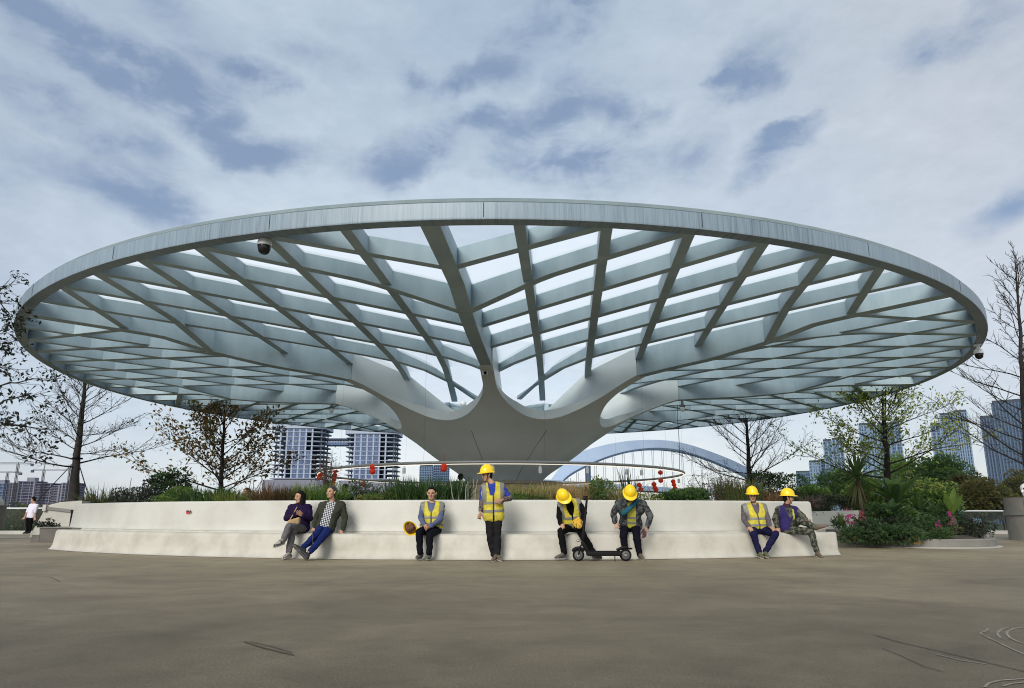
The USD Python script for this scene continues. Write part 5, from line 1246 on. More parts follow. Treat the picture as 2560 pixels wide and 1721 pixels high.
PLANTS = [('sword_grass', 'olive clump of broad pointed blades at the left end of the bed', 'grass', 236, 55, 1216, 'leaf_olive', 12.0, 260, dict(m2='leaf_dark', w=0.035, lean=0.45)),
          ('dark_shrub', 'dark small-leaved shrub spilling over the backrest at the left', 'shrub', 335, 58, 1222, 'leaf_black', 12.2, 1500, dict(m2='leaf_grey', size=0.05)),
          ('bare_canes', 'five upright bare canes above the dark shrub at the left', 'canes', 340, 38, 1192, 'bark_brown', 11.4, 6, {}),
          ('leafy_bush', 'tall dark leafy bush between the bare canes and the autumn tree', 'shrub', 410, 62, 1186, 'leaf_dark', 10.6, 1500, dict(m2='leaf_black', size=0.11)),
          ('pale_canes', 'three leaning pale canes in front of the dark leafy bush', 'canes', 420, 24, 1200, 'cane', 11.8, 3, {}),
          ('green_shrub', 'bright green low shrub in front of the dark leafy bush', 'shrub', 450, 55, 1224, 'leaf_green', 12.2, 1600, dict(m2='leaf_bright', size=0.06)),
          ('spiky_shrub', 'green spiky clump at the foot of the autumn tree', 'grass', 528, 52, 1216, 'leaf_dark', 12.0, 300, dict(m2='leaf_green', w=0.03, lean=0.4)),
          ('fine_grass', 'fine pale green grass between the spiky clump and the rust grass', 'grass', 592, 42, 1226, 'leaf_yellow', 12.0, 420, dict(m2='leaf_green', w=0.014)),
          ('tall_canes', 'row of thin upright grey canes in front of the dark-haired woman', 'canes', 630, 42, 1190, 'bark_brown', 11.0, 8, {}),
          ('rust_grass', 'rust brown grass clump left of the seated woman', 'grass', 690, 48, 1214, 'leaf_rust', 12.0, 520, dict(m2='leaf_brown', w=0.018, lean=0.35)),
          ('olive_grass', 'olive brown grass clump right behind the seated woman', 'grass', 742, 30, 1222, 'leaf_olive', 11.8, 320, dict(m2='leaf_rust', w=0.012)),
          ('feather_grass', 'green feathery grass between the seated woman and the leaning man', 'grass', 795, 48, 1206, 'leaf_bright', 11.6, 560, dict(m2='leaf_green', w=0.015, lean=0.45)),
          ('plume_reed', 'tall thin dark stem with hanging plumes left of the lantern string', 'twigs', 814, 5, 1140, 'leaf_black', 11.0, 20, dict(size=0.05)),
          ('grey_shrub', 'tall grey-green shrub behind the leaning man towards the towers', 'shrub', 905, 42, 1204, 'leaf_dark', 9.9, 900, dict(m2='leaf_grey', size=0.08)),
          ('low_shrub', 'low yellow-green shrub in front of the tan tent roofs', 'shrub', 960, 52, 1233, 'leaf_yellow', 12.2, 1500, dict(m2='leaf_green', size=0.045)),
          ('rush_clump', 'tall dense green rush clump behind the bareheaded worker', 'grass', 1068, 82, 1196, 'leaf_dark', 12.0, 1100, dict(m2='leaf_green', w=0.022, lean=0.32)),
          ('pale_reed', 'thin pale leaning stems beside the column foot', 'canes', 1160, 26, 1200, 'cane', 12.2, 7, {}),
          ('gold_grass', 'golden green feather grass right of the standing worker', 'grass', 1322, 50, 1208, 'leaf_yellow', 11.8, 620, dict(m2='grass_gold', w=0.015, lean=0.75)),
          ('low_green', 'low bright green cover below the golden feather grass', 'shrub', 1325, 48, 1236, 'leaf_green', 12.4, 900, dict(size=0.05)),
          ('gold_grass', 'pale gold grass behind the tilted helmet of the bent-over worker', 'grass', 1385, 32, 1208, 'grass_gold', 11.9, 480, dict(w=0.015, lean=0.6)),
          ('tan_grass', 'upright tan grass between the bent-over worker and the scooter handlebar', 'grass', 1446, 36, 1206, 'grass_tan', 11.9, 620, dict(m2='grass_gold', w=0.015, lean=0.3)),
          ('variegated_shrub', 'variegated white and green shrub right behind the scooter handlebar', 'shrub', 1500, 46, 1203, 'leaf_green', 12.0, 1100, dict(m2='leaf_pale', size=0.06)),
          ('flowering_grass', 'brownish yellow grass left of the scarf worker', 'grass', 1545, 28, 1210, 'leaf_yellow', 12.0, 380, dict(m2='grass_tan', w=0.012)),
          ('dark_fan_plant', 'dark fan of stiff leaves rising behind the scarf worker helmet', 'grass', 1572, 14, 1176, 'leaf_black', 10.4, 46, dict(w=0.03, lean=0.35)),
          ('arching_rush', 'thin arching dark rush right of the scarf worker', 'grass', 1640, 40, 1203, 'leaf_black', 11.2, 120, dict(w=0.009, lean=1.0)),
          ('yellow_herb', 'low yellow-green herb at the shoulder of the scarf worker', 'shrub', 1622, 26, 1236, 'leaf_yellow', 12.3, 500, dict(size=0.05)),
          ('dark_ground_shrub', 'wide low dark green leafy shrub left of the grey twiggy bush', 'shrub', 1708, 66, 1226, 'leaf_dark', 12.1, 1700, dict(m2='leaf_green', size=0.085)),
          ('twiggy_bush', 'grey twiggy bush with few leaves left of the seated helmeted pair', 'twigs', 1792, 62, 1186, 'leaf_grey', 11.8, 900, dict(size=0.045)),
          ('upright_grass', 'upright olive grass left of the hands-on-knees worker', 'grass', 1848, 44, 1198, 'leaf_olive', 11.9, 560, dict(m2='leaf_green', w=0.016, lean=0.25)),
          ('rust_fern', 'rust coloured fern between the two seated helmeted workers', 'grass', 1916, 26, 1224, 'leaf_rust', 12.1, 260, dict(m2='grass_tan', w=0.014, lean=0.6)),
          ('clipped_hedge', 'dense dark clipped hedge behind the two seated helmeted workers', 'shrub', 1930, 88, 1186, 'leaf_dark', 10.6, 3800, dict(m2='leaf_black', size=0.07, depth=0.8)),
          ('end_sprig', 'dark sprig poking out at the right end of the backrest', 'twigs', 2024, 12, 1252, 'leaf_black', 12.3, 120, dict(size=0.05))]
for i, (nm, lab, kind, px, hw, py, mn, r, n, kw) in enumerate(PLANTS):
    plant(nm, lab, kind, px, hw, py, mn, r, n, seed=i, **kw)

# ------------------------------------------------------------------ left side: sloped planter, box planter, railing
M['box_grey'] = mat('grey_brown_box', (0.12, 0.11, 0.095), 0.7, 0.0, (0.09, 0.085, 0.075), 3.0); M['white_metal'] = mat('white_rail_metal', (0.66, 0.67, 0.68), 0.35); M['band_grey'] = mat('grey_band', (0.17, 0.17, 0.155), 0.6)


def prism(px_pts, Y0, Y1, m, name, parent, off, smooth=False, **kw):
    """A solid whose front outline is given by picture pixels at depth Y0 and which runs straight back to depth Y1."""
    P = np.array([at(x, y, Y0) for x, y in px_pts]); p2 = P[:, [0, 2]]; k = len(P)
    Q = P.copy(); Q[:, 1] = Y1
    tv, tf = trimesh.creation.triangulate_polygon(Polygon(p2), engine='earcut')
    idx = [int(np.argmin(np.hypot(*(p2 - t).T))) for t in tv]; T = np.array([[idx[b] for b in t] for t in tf])
    V = np.vstack([P, Q]); F = np.vstack([T, T[:, ::-1] + k] + [[(i, k + i, k + (i + 1) % k), (i, k + (i + 1) % k, (i + 1) % k)] for i in range(k)])
    return obj(name, (V, F), m, parent, smooth=smooth, off=off, **kw)


LW = 25.0
o1 = np.array([at(120, 1330, LW)[0], LW, 0.0])
lw = thing('sloped_planter', 'whitewashed planter wall with a slanting end and a grey band, left of the bench', 'planter', o1)
prism([(72, 1344), (106, 1285), (114, 1266), (118, 1264), (150, 1256), (205, 1252), (205, 1343)], LW, LW + 3.2, M['concrete_white'], 'wall', lw, o1)
prism([(113, 1268.5), (116, 1267), (190, 1276), (190, 1283), (112, 1274.5)], LW - 0.05, LW - 0.003, M['band_grey'], 'band', lw, o1)
obj('band_post', MB().box(at(113.5, 1270, LW - 0.03), (0.12, 0.14, 0.22)).out(), M['concrete_white'], lw, off=o1)
prism([(120, 1262), (150, 1254), (203, 1249.5), (203, 1253), (150, 1258.5), (122, 1264)], LW + 0.1, LW + 3.0, M['soil'], 'soil', lw, o1)
o2 = gz(135, 1357); o2[2] = 0
bx = thing('box_bench', 'low grey box planter standing in front of the sloped wall at the left', 'planter', o2)
Yb = o2[1]
prism([(98, 1359), (99, 1320), (190, 1321), (190, 1359)], Yb + 0.05, Yb + 0.9, M['box_grey'], 'box', bx, o2)
prism([(97, 1320), (97, 1318), (191, 1319), (191, 1321)], Yb + 0.02, Yb + 0.93, M['concrete_grey'], 'rim', bx, o2)
prism([(76, 1358), (80, 1338), (97.7, 1338), (97.7, 1358)], Yb + 0.4, Yb + 1.0, M['box_grey'], 'step', bx, o2)
prism([(72, 1359.5), (76, 1357), (97.5, 1357), (97.5, 1359.5)], Yb + 0.3, Yb + 0.39, M['concrete_white'], 'foot_strip', bx, o2)
c = at(125, 1319, Yb + 0.5)
obj('foliage', lump(c + [0, 0, 0.06], (0.34, 0.3, 0.19), 700, 0.07, R_(51), 0.5, 12), M['leaf_black'], bx, off=o2, kind='stuff')
pb = at(181, 1300, Yb + 1.4); obj('dark_post', MB().box(pb, (0.10, 0.10, 0.56)).box(pb + np.array([0, 0, 0.30]), (0.13, 0.13, 0.05)).out(), M['black_metal'], label='dark short post between the box planter and the bench backrest', cat='post')


def railing(px0, px1, Y, ztop, label, posts):
    a, b = at(px0, 1289, Y)[0], at(px1, 1289, Y)[0]; o = np.array([(a + b) / 2, Y, 0])
    t = thing('glass_railing', label, 'railing', o)
    obj('handrail', MB().box(((a + b) / 2, Y, ztop), (b - a, 0.09, 0.055)).out(), M['white_metal'], t, off=o)
    obj('kerb', MB().box(((a + b) / 2, Y + 0.02, 0.075), (b - a, 0.26, 0.15)).out(), M['concrete_white'], t, off=o)
    n = max(1, int(round((b - a) / 1.6)))
    for k in range(n):
        x = a + (b - a) * (k + 0.5) / n
        obj('glass_panel', MB().box((x, Y, (ztop + 0.155) / 2), ((b - a) / n - 0.05, 0.014, ztop - 0.225)).out(), M['rail_glass'], t, off=o)
    for k in range(n + 1):
        obj('post', MB().box((a + (b - a) * k / n, Y + 0.03, (ztop + 0.15) / 2), (0.03, 0.03, ztop - 0.16)).out(), M['grey_metal'], t, off=o)


railing(-260, 150, 30.6, 1.13, 'glass railing with white handrail at the far left behind the man in white', 6)
railing(2400, 2620, 30.9, 1.02, 'glass railing with white handrail at the far right behind the planters', 4)

# rounded white sculptures cut by the picture edges
o = at(-26, 1264, 24.0); sL = thing('white_sculpture', 'rounded pale sculpture with a dark patch, cut by the left edge', 'sculpture', o)
obj('body', soften(H((o, 0.42), (o + [-0.2, 0, 0.1], 0.40), (o + [-0.1, 0, -0.5], 0.34)), 0.08, 4), M['concrete_white'], sL, smooth=True, off=o)
obj('patch', soften(H((o + [0.10, -0.27, -0.12], 0.20), (o + [0.16, -0.22, -0.3], 0.13)), 0.05, 3), M['joint'], sL, smooth=True, off=o)
obj('pedestal', lathe([(0, -0.05), (0.5, -0.05), (0.5, -0.85), (0, -0.85)], 24, o + [0, 0, 0.05]), M['box_grey'], sL, smooth=40, off=o)

# ------------------------------------------------------------------ right side: planter island, cylinder planter, second bench
cy = np.array([18.05, 22.9, 0.0])
cyl = thing('cylinder_planter', 'large grey cylinder planter with a dark band, cut by the right edge', 'planter', cy)
obj('drum', lathe([(0, 0), (1.32, 0), (1.32, 1.40), (1.22, 1.40), (1.22, 1.30), (0, 1.30)], 64, cy), M['concrete_grey'], cyl, smooth=40, off=cy)
obj('band', lathe([(1.323, 0.82), (1.36, 0.82), (1.36, 1.0), (1.323, 1.0)], 64, cy), M['band_grey'], cyl, smooth=40, off=cy)
obj('soil', lathe([(0, 1.302), (1.215, 1.302), (1.0, 1.40), (0, 1.46)], 48, cy), M['soil'], cyl, smooth=True, off=cy)
o = at(2566, 1226, 22.4); sR = thing('white_sculpture', 'white head sculpture standing on the cylinder planter at the right edge', 'sculpture', o)
obj('head', soften(join([H((o + [0, 0, 0.06], 0.17), (o + [0, 0, -0.08], 0.13), (o + [-0.04, 0, -0.15], 0.09)), H((o + [-0.16, -0.05, 0.0], 0.03), (o + [-0.19, -0.06, -0.05], 0.035))]), 0.03, 3), M['white_plastic'], sR, smooth=True, off=o)
obj('neck', lathe([(0, -0.2), (0.10, -0.15), (0.12, -0.46), (0, -0.46)], 16, o), M['white_plastic'], sR, smooth=40, off=o)
obj('eye_hollow', H((o + [-0.12, -0.13, 0.05], 0.025), (o + [-0.15, -0.10, 0.05], 0.025)), M['joint'], sR, smooth=True, off=o)

o = np.array([at(2080, 1330, 24.0)[0], 24.0, 0]); b2 = thing('pale_bench', 'second pale concrete bench beyond the right end of the long bench', 'bench', o)
prism([(2026, 1331), (2027, 1282), (2032, 1279), (2160, 1276), (2160, 1331)], 24.0, 24.5, M['concrete'], 'backrest', b2, o)
prism([(2020, 1346), (2021, 1319.5), (2160, 1317.5), (2160, 1346)], 23.3, 23.997, M['concrete'], 'seat', b2, o)
hz_ = np.array([at(2070, 1270, 25.2)[0], 25.2, 0.9]); hd_ = thing('round_hedge', 'dark small-leaved hedge behind the second pale bench', 'hedge', hz_)
obj('foliage', lump(hz_ + [0.1, 0, 0.35], (1.1, 0.5, 0.34), 2600, 0.06, R_(61), 0.55, 22), M['leaf_black'], hd_, off=hz_, kind='stuff'); obj('foliage', lump(hz_ + [0.1, 0, 0.36], (1.05, 0.5, 0.34), 900, 0.055, R_(62), 0.55, 22), M['leaf_grey'], hd_, off=hz_, kind='stuff')
obj('stem', tube([[hz_[0], 25.2, 0.0], [hz_[0], 25.2, 1.2]], 0.06, 6), M['bark'], hd_, off=hz_)

IC = np.array([11.22, 19.32, 0.0])
isl = thing('planter_island', 'round low kerbed flower bed on the plaza at the right', 'planter', IC)
obj('kerb', lathe([(1.72, 0.0), (1.88, 0.0), (1.88, 0.20), (1.85, 0.23), (1.75, 0.23), (1.72, 0.20)], 72, IC), M['concrete_grey'], isl, smooth=40, off=IC)
obj('base_ring', lathe([(1.885, 0.004), (2.0, 0.004), (2.0, 0.02), (1.885, 0.03)], 72, IC), M['concrete_white'], isl, smooth=40, off=IC)
obj('soil', lathe([(0, 0.05), (1.715, 0.05), (1.715, 0.19), (1.2, 0.30), (0, 0.40)], 48, IC), M['soil'], isl, smooth=True, off=IC)
for pts, Yq, lab in (([(2093, 1371), (2093, 1325), (2126, 1325), (2126, 1371)], 18.9, 'brown grey box planter at the left of the flower bed island'), ([(2432, 1362), (2431, 1335), (2474, 1336), (2475, 1362)], 19.3, 'grey box planter at the right of the flower bed island')):
    o = np.array([at(pts[0][0], 1360, Yq)[0] + 0.2, Yq, 0]); t = thing('box_planter', lab, 'planter', o)
    prism(pts, Yq, Yq + 0.7, M['box_grey'] if Yq < 19 else M['concrete_grey'], 'box', t, o)
    zt = at(pts[1][0], pts[1][1], Yq)[2]; xc = (at(pts[0][0], 1340, Yq)[0] + at(pts[2][0], 1340, Yq)[0]) / 2
    obj('foliage', lump((xc, Yq + 0.35, zt + 0.12), (0.26, 0.3, 0.16), 420, 0.08, R_(70 + int(Yq * 10)), 0.4, 10), M['leaf_dark'], t, off=o, kind='stuff')


def island(px, py, Y): return at(px, py, Y)


def rosette(name, label, px, py, Y, n, L, w, droop, mname, rng, cat='plant', trunk_to=None, e0=(0.2, 1.3), lower=None, mats=None, fold=0.25):
    c = at(px, py, Y); b = c if trunk_to is None else np.array([c[0] + 0.05, c[1], trunk_to])
    t = thing(name, label, cat, b)
    if trunk_to is not None: obj('trunk', tube([b, (b + c) / 2 + [0.03, 0, 0], c], [0.085, 0.075, 0.065], 8), M['bark_brown'], t, smooth=50, off=b)
    for k in range(n):
        a = k * 2.399 + rng.uniform(0, 0.4); e = rng.uniform(*e0)
        d = np.array([math.cos(a) * math.cos(e), math.sin(a) * math.cos(e), math.sin(e)])
        mm_ = mname if mats is None else mats[k % len(mats)]
        obj('leaf', strap_leaf(c + d * 0.04, d, L * rng.uniform(0.75, 1.1), w * rng.uniform(0.85, 1.1), droop * rng.uniform(0.6, 1.2), fold=fold), M[mm_], t, off=b, smooth=True)
    if lower:
        for k in range(lower):
            a = k * 2.399; e = rng.uniform(-1.35, -0.7); d = np.array([math.cos(a) * math.cos(e), math.sin(a) * math.cos(e), math.sin(e)])
            obj('dry_leaf', strap_leaf(c + [0, 0, -0.03 - 0.02 * (k % 12)], d, L * 0.95, w * 0.8, 0.15, fold=fold), M['leaf_brown' if k % 3 else 'leaf_olive'], t, off=b, smooth=True)
    return t


rosette('dracaena', 'spiky-headed dracaena with a skirt of dry leaves, left in the flower bed island', 2143, 1192, 19.6, 120, 0.76, 0.05, 0.05, 'leaf_dark', R_(81), trunk_to=0.3, e0=(-0.35, 1.45), lower=34, mats=['leaf_dark', 'leaf_green', 'leaf_dark', 'leaf_olive'])
rosette('banana_plant', 'large-leaved banana plant standing in the middle of the flower bed island', 2238, 1262, 19.6, 22, 1.40, 0.23, 0.42, 'leaf_green', R_(82), e0=(0.55, 1.45), mats=['leaf_green', 'leaf_dark', 'leaf_green'], trunk_to=0.3, fold=0.15)
rosette('banana_plant', 'low broad-leaved plant in front of the banana plant', 2225, 1292, 18.8, 12, 0.72, 0.17, 0.28, 'leaf_dark', R_(83), e0=(0.3, 1.2), mats=['leaf_dark', 'leaf_green'], trunk_to=0.3, fold=0.15)
rosette('banana_plant', 'small banana plant with two upright leaves at the right of the flower bed island', 2380, 1290, 19.2, 6, 0.85, 0.22, 0.15, 'leaf_bright', R_(84), e0=(0.7, 1.4), mats=['leaf_bright', 'leaf_green'], trunk_to=0.3, fold=0.15)
rosette('fern_palm', 'arching fronds between the dracaena and the banana plant', 2190, 1278, 19.9, 26, 0.80, 0.07, 0.30, 'leaf_green', R_(85), e0=(0.3, 1.3), mats=['leaf_green', 'leaf_bright', 'leaf_dark'], trunk_to=0.3)
rosette('fern_palm', 'arching fronds right of the banana plant', 2300, 1282, 20.0, 26, 0.85, 0.08, 0.30, 'leaf_dark', R_(86), e0=(0.3, 1.3), mats=['leaf_green', 'leaf_dark'], trunk_to=0.3)
rosette('strap_plant', 'stiff upright strap leaves in the left box planter', 2105, 1318, 19.1, 18, 0.40, 0.05, 0.05, 'leaf_olive', R_(87), e0=(0.75, 1.5), mats=['leaf_olive', 'leaf_green'])
for px, py, Y, rad, mn, n, sz, lab in ((2160, 1325, 18.4, (0.55, 0.4, 0.28), 'leaf_dark', 900, 0.10, 'dark leafy cover below the pink orchids'), (2225, 1330, 18.0, (0.75, 0.5, 0.30), 'leaf_black', 1300, 0.11, 'very dark leafy cover in the middle of the flower bed island'), (2300, 1322, 18.4, (0.7, 0.5, 0.34), 'leaf_dark', 1200, 0.10, 'dark green leafy cover right of the middle of the flower bed island'),
                                   (2350, 1303, 19.4, (0.7, 0.5, 0.42), 'leaf_dark', 1200, 0.12, 'dark broad-leaved shrub below the small banana plant'), (2405, 1322, 19.6, (0.7, 0.45, 0.40), 'leaf_black', 1200, 0.10, 'dark shrub at the right end of the flower bed island'), (2360, 1340, 18.3, (0.55, 0.35, 0.20), 'leaf_olive', 700, 0.07, 'olive low cover along the right of the kerb'),
                                   (2255, 1302, 19.2, (0.7, 0.4, 0.36), 'leaf_green', 1000, 0.11, 'mid green leafy shrub under the banana leaves'), (2140, 1338, 17.75, (0.42, 0.3, 0.17), 'leaf_dark', 700, 0.08, 'dark leafy edging inside the left of the kerb'), (2195, 1334, 17.6, (0.5, 0.3, 0.22), 'leaf_dark', 900, 0.09, 'dark leafy edging inside the front left of the kerb'), (2262, 1336, 17.55, (0.5, 0.3, 0.22), 'leaf_dark', 900, 0.09, 'dark green edging inside the front of the kerb'),
                                   (2330, 1336, 17.8, (0.5, 0.3, 0.20), 'leaf_dark', 900, 0.08, 'dark green edging inside the front right of the kerb'), (2400, 1338, 18.6, (0.5, 0.35, 0.22), 'leaf_black', 900, 0.08, 'dark edging inside the right of the kerb'), (2200, 1300, 18.9, (0.7, 0.5, 0.40), 'leaf_dark', 1300, 0.12, 'dark broad-leaved shrub below the dracaena'),
                                   (2448, 1318, 19.8, (0.45, 0.3, 0.26), 'leaf_black', 600, 0.08, 'dark plant overhanging the right box planter')):
    c = at(px, py, Y); t = thing('leafy_plant', lab, 'plant', (c[0], c[1], 0.25))
    obj('foliage', lump(c, rad, n, sz, R_(int(px + py)), 0.5, 18, 0.1), M[mn], t, off=(c[0], c[1], 0.25), kind='stuff')
    obj('stems', MB().tube([(c[0], c[1], 0.2), c], [0.03, 0.01], 5).tube([(c[0] - 0.1, c[1], 0.2), c + [-rad[0] * 0.5, 0, 0]], [0.02, 0.01], 5).tube([(c[0] + 0.1, c[1], 0.2), c + [rad[0] * 0.5, 0, 0]], [0.02, 0.01], 5).out(), M['bark'], t, off=(c[0], c[1], 0.25))


def blossoms(name, label, pts, Y, size, mname, rng, per=9, stems=True):
    c0 = at(pts[0][0], pts[0][1], Y); b = np.array([c0[0], c0[1], 0.25]); t = thing(name, label, 'flower', b)
    mb = MB()
    for x, y in pts:
        c = at(x, y, Y); mb.tube([(c[0], c[1], 0.25), c], [0.008, 0.005], 4)
        for q in range(4):
            cc_ = c + rng.normal(size=3) * [0.03, 0.03, 0.06]
            a = np.arange(5) * 2 * PI / 5
            D = np.c_[np.cos(a), -0.5 + 0 * a, np.sin(a)]
            obj('blossom', leaves(np.repeat([cc_], 5, 0), D, size, size * 0.8, rng, 0.0), M[mname], t, off=b)
    obj('stems', mb.out(), M['leaf_green'], t, off=b)


blossoms('orchid', 'magenta orchid spikes at the left of the flower bed island', [(2120, 1284), (2124, 1292), (2121, 1302), (2128, 1308), (2117, 1294)], 18.6, 0.045, 'petal_pink', R_(91))
blossoms('orchid', 'rose pink flower spikes right of the magenta orchids', [(2138, 1300), (2147, 1288), (2155, 1284), (2152, 1298), (2158, 1294)], 18.7, 0.04, 'petal_rose', R_(92))
blossoms('orchid', 'pink flower spike below the small banana plant', [(2371, 1292), (2376, 1300), (2377, 1308), (2374, 1286)], 18.9, 0.042, 'petal_pink', R_(93))
blossoms('orchid', 'pink flower spike above the kerb between the banana plants', [(2344, 1306), (2347, 1312), (2342, 1316)], 18.3, 0.04, 'petal_pink', R_(94))
blossoms('bedding_flowers', 'white bedding flowers along the front kerb', [(2185 + 11 * k, 1339 + 3 * math.sin(k * 2.1)) for k in range(7)], 17.7, 0.035, 'petal_white', R_(95))
blossoms('bedding_flowers', 'yellow flowers spilling over the kerb at its left', [(2118 + 9 * k, 1348 + 3 * math.sin(k * 1.7)) for k in range(5)], 17.9, 0.028, 'petal_yellow', R_(96))
blossoms('bedding_flowers', 'yellow flowers spilling over the middle of the kerb', [(2278 + 8 * k, 1350 + 4 * math.sin(k * 1.9)) for k in range(4)], 17.5, 0.03, 'petal_yellow', R_(97))
blossoms('bedding_flowers', 'orange yellow flowers at the right end of the kerb', [(2438, 1349), (2444, 1353), (2440, 1358), (2394, 1347)], 18.6, 0.032, 'petal_yellow', R_(98))

# trees beyond the plaza
TREES = [(2040, 1252, 46, 30, 40, 'leaf_green', 'leaf_bright', 'bright green bushy tree right of the clipped hedge'), (2105, 1222, 62, 46, 44, 'leaf_green', 'leaf_dark', 'rounded green tree behind the dracaena'), (2165, 1250, 50, 42, 36, 'leaf_bright', 'leaf_green', 'lighter green tree low behind the dracaena trunk'),
         (2262, 1205, 72, 58, 46, 'leaf_bright', 'leaf_green', 'large light green tree behind the banana plant'), (2352, 1196, 62, 50, 44, 'leaf_dark', 'leaf_green', 'dark rounded tree in front of the middle high-rise'), (2330, 1255, 64, 46, 38, 'leaf_green', 'leaf_bright', 'green tree right of the banana plant'),
         (2410, 1236, 50, 46, 42, 'leaf_brown', 'leaf_dark', 'brownish dark tree right of the dark rounded tree'), (2450, 1248, 52, 44, 40, 'leaf_olive', 'leaf_brown', 'dull olive tree behind the right railing'), (2505, 1262, 46, 34, 40, 'leaf_olive', 'leaf_grey', 'low olive grey bush left of the cylinder planter'), (2560, 1240, 60, 50, 46, 'leaf_brown', 'leaf_olive', 'brown olive tree behind the cylinder planter')]
for i, (px, py, rx, ry, Y, m1, m2, lab) in enumerate(TREES):
    c = at(px, py, Y); k = Y / FPX; b = np.array([c[0], Y, -4.5]); rng = R_(200 + i)
    t = thing('broadleaf_tree', lab, 'tree', b)
    obj('trunk', tube([b, (b + c) / 2 + [0.1, 0, 0], c], [0.22, 0.17, 0.08], 8), M['bark_brown'], t, smooth=50, off=b)
    mb = MB()
    for q in range(7):
        e = c + rng.normal(size=3) * [rx * k * 0.45, 0.8, ry * k * 0.35]; mb.tube([c + [0, 0, -ry * k * 0.7], (c + e) / 2, e], [0.09, 0.06, 0.02], 5)
    obj('limbs', mb.out(), M['bark_brown'], t, off=b)
    rad = (rx * k, rx * k * 0.8, ry * k)
    obj('crown', lump(c, rad, 4200, 0.19, rng, 0.55, 34, 0.0, 0.45), M[m1], t, off=b, kind='stuff'); obj('crown', lump(c + [0, 0, 0.1], rad, 1900, 0.18, rng, 0.55, 24, 0.0, 0.5), M[m2], t, off=b, kind='stuff')
for i, (px, w_, Y, lab) in enumerate(((-30, 90, 44, 'low dark bank shrub behind the left glass railing at the edge'), (60, 80, 46, 'low dark bank shrub behind the man in white'), (160, 90, 48, 'low dark bank shrub hidden behind the sloped planter'))):
    c = at(px, 1300, Y); b = np.array([c[0], Y, -4.5]); t = thing('bank_shrub', lab, 'shrub', b)
    obj('foliage', lump(c + [0, 0, -0.5], (w_ / FPX * Y, 1.2, 1.35), 2600, 0.22, R_(230 + i), 0.55, 24), M['leaf_olive' if i == 1 else 'leaf_dark'], t, off=b, kind='stuff'); obj('stem', tube([b, c], [0.15, 0.05], 6), M['bark'], t, off=b)

# ------------------------------------------------------------------ far buildings
M['slab'] = mat('raw_concrete_slab', (0.33, 0.38, 0.47), 0.8); M['slab_far'] = mat('raw_concrete_far', (0.19, 0.19, 0.24), 0.8); M['core'] = mat('dark_interior', (0.055, 0.07, 0.115), 0.8); M['curtain'] = mat('blue_curtain_wall', (0.05, 0.085, 0.19), 0.35, 0.0, (0.07, 0.115, 0.24), 0.06, spec=0.3)
M['mullion'] = mat('pale_mullion', (0.16, 0.20, 0.30), 0.6); M['violet_net'] = mat('violet_site_netting', (0.06, 0.052, 0.105), 0.9, 0.0, (0.045, 0.05, 0.085), 0.05); M['brown_net'] = mat('brown_site_wall', (0.085, 0.075, 0.09), 0.9); M['blue_clad'] = mat('blue_cladding', (0.06, 0.15, 0.32), 0.5)
M['crane'] = mat('crane_steel', (0.025, 0.025, 0.03), 0.8)


def rrect(w, d, r, n=6):
    p = []
    for cx_, cy_, a in ((w / 2 - r, -d / 2 + r, -PI / 2), (w / 2 - r, d / 2 - r, 0), (-w / 2 + r, d / 2 - r, PI / 2), (-w / 2 + r, -d / 2 + r, PI)):
        for q in np.linspace(0, PI / 2, n): p.append((cx_ + r * math.cos(a + q), cy_ + r * math.sin(a + q)))
    return np.array(p)


def extrude(p, z0, z1, c=(0, 0)):
    k = len(p); V = np.vstack([np.c_[p + np.asarray(c)[:2], np.full(k, z0)], np.c_[p + np.asarray(c)[:2], np.full(k, z1)]])
    i = np.arange(k); j = (i + 1) % k; ii = np.arange(1, k - 1)
    return V, np.vstack([np.c_[i, j, k + j], np.c_[i, k + j, k + i], np.c_[0 * ii, ii + 1, ii], np.c_[k + 0 * ii, k + ii, k + ii + 1]])


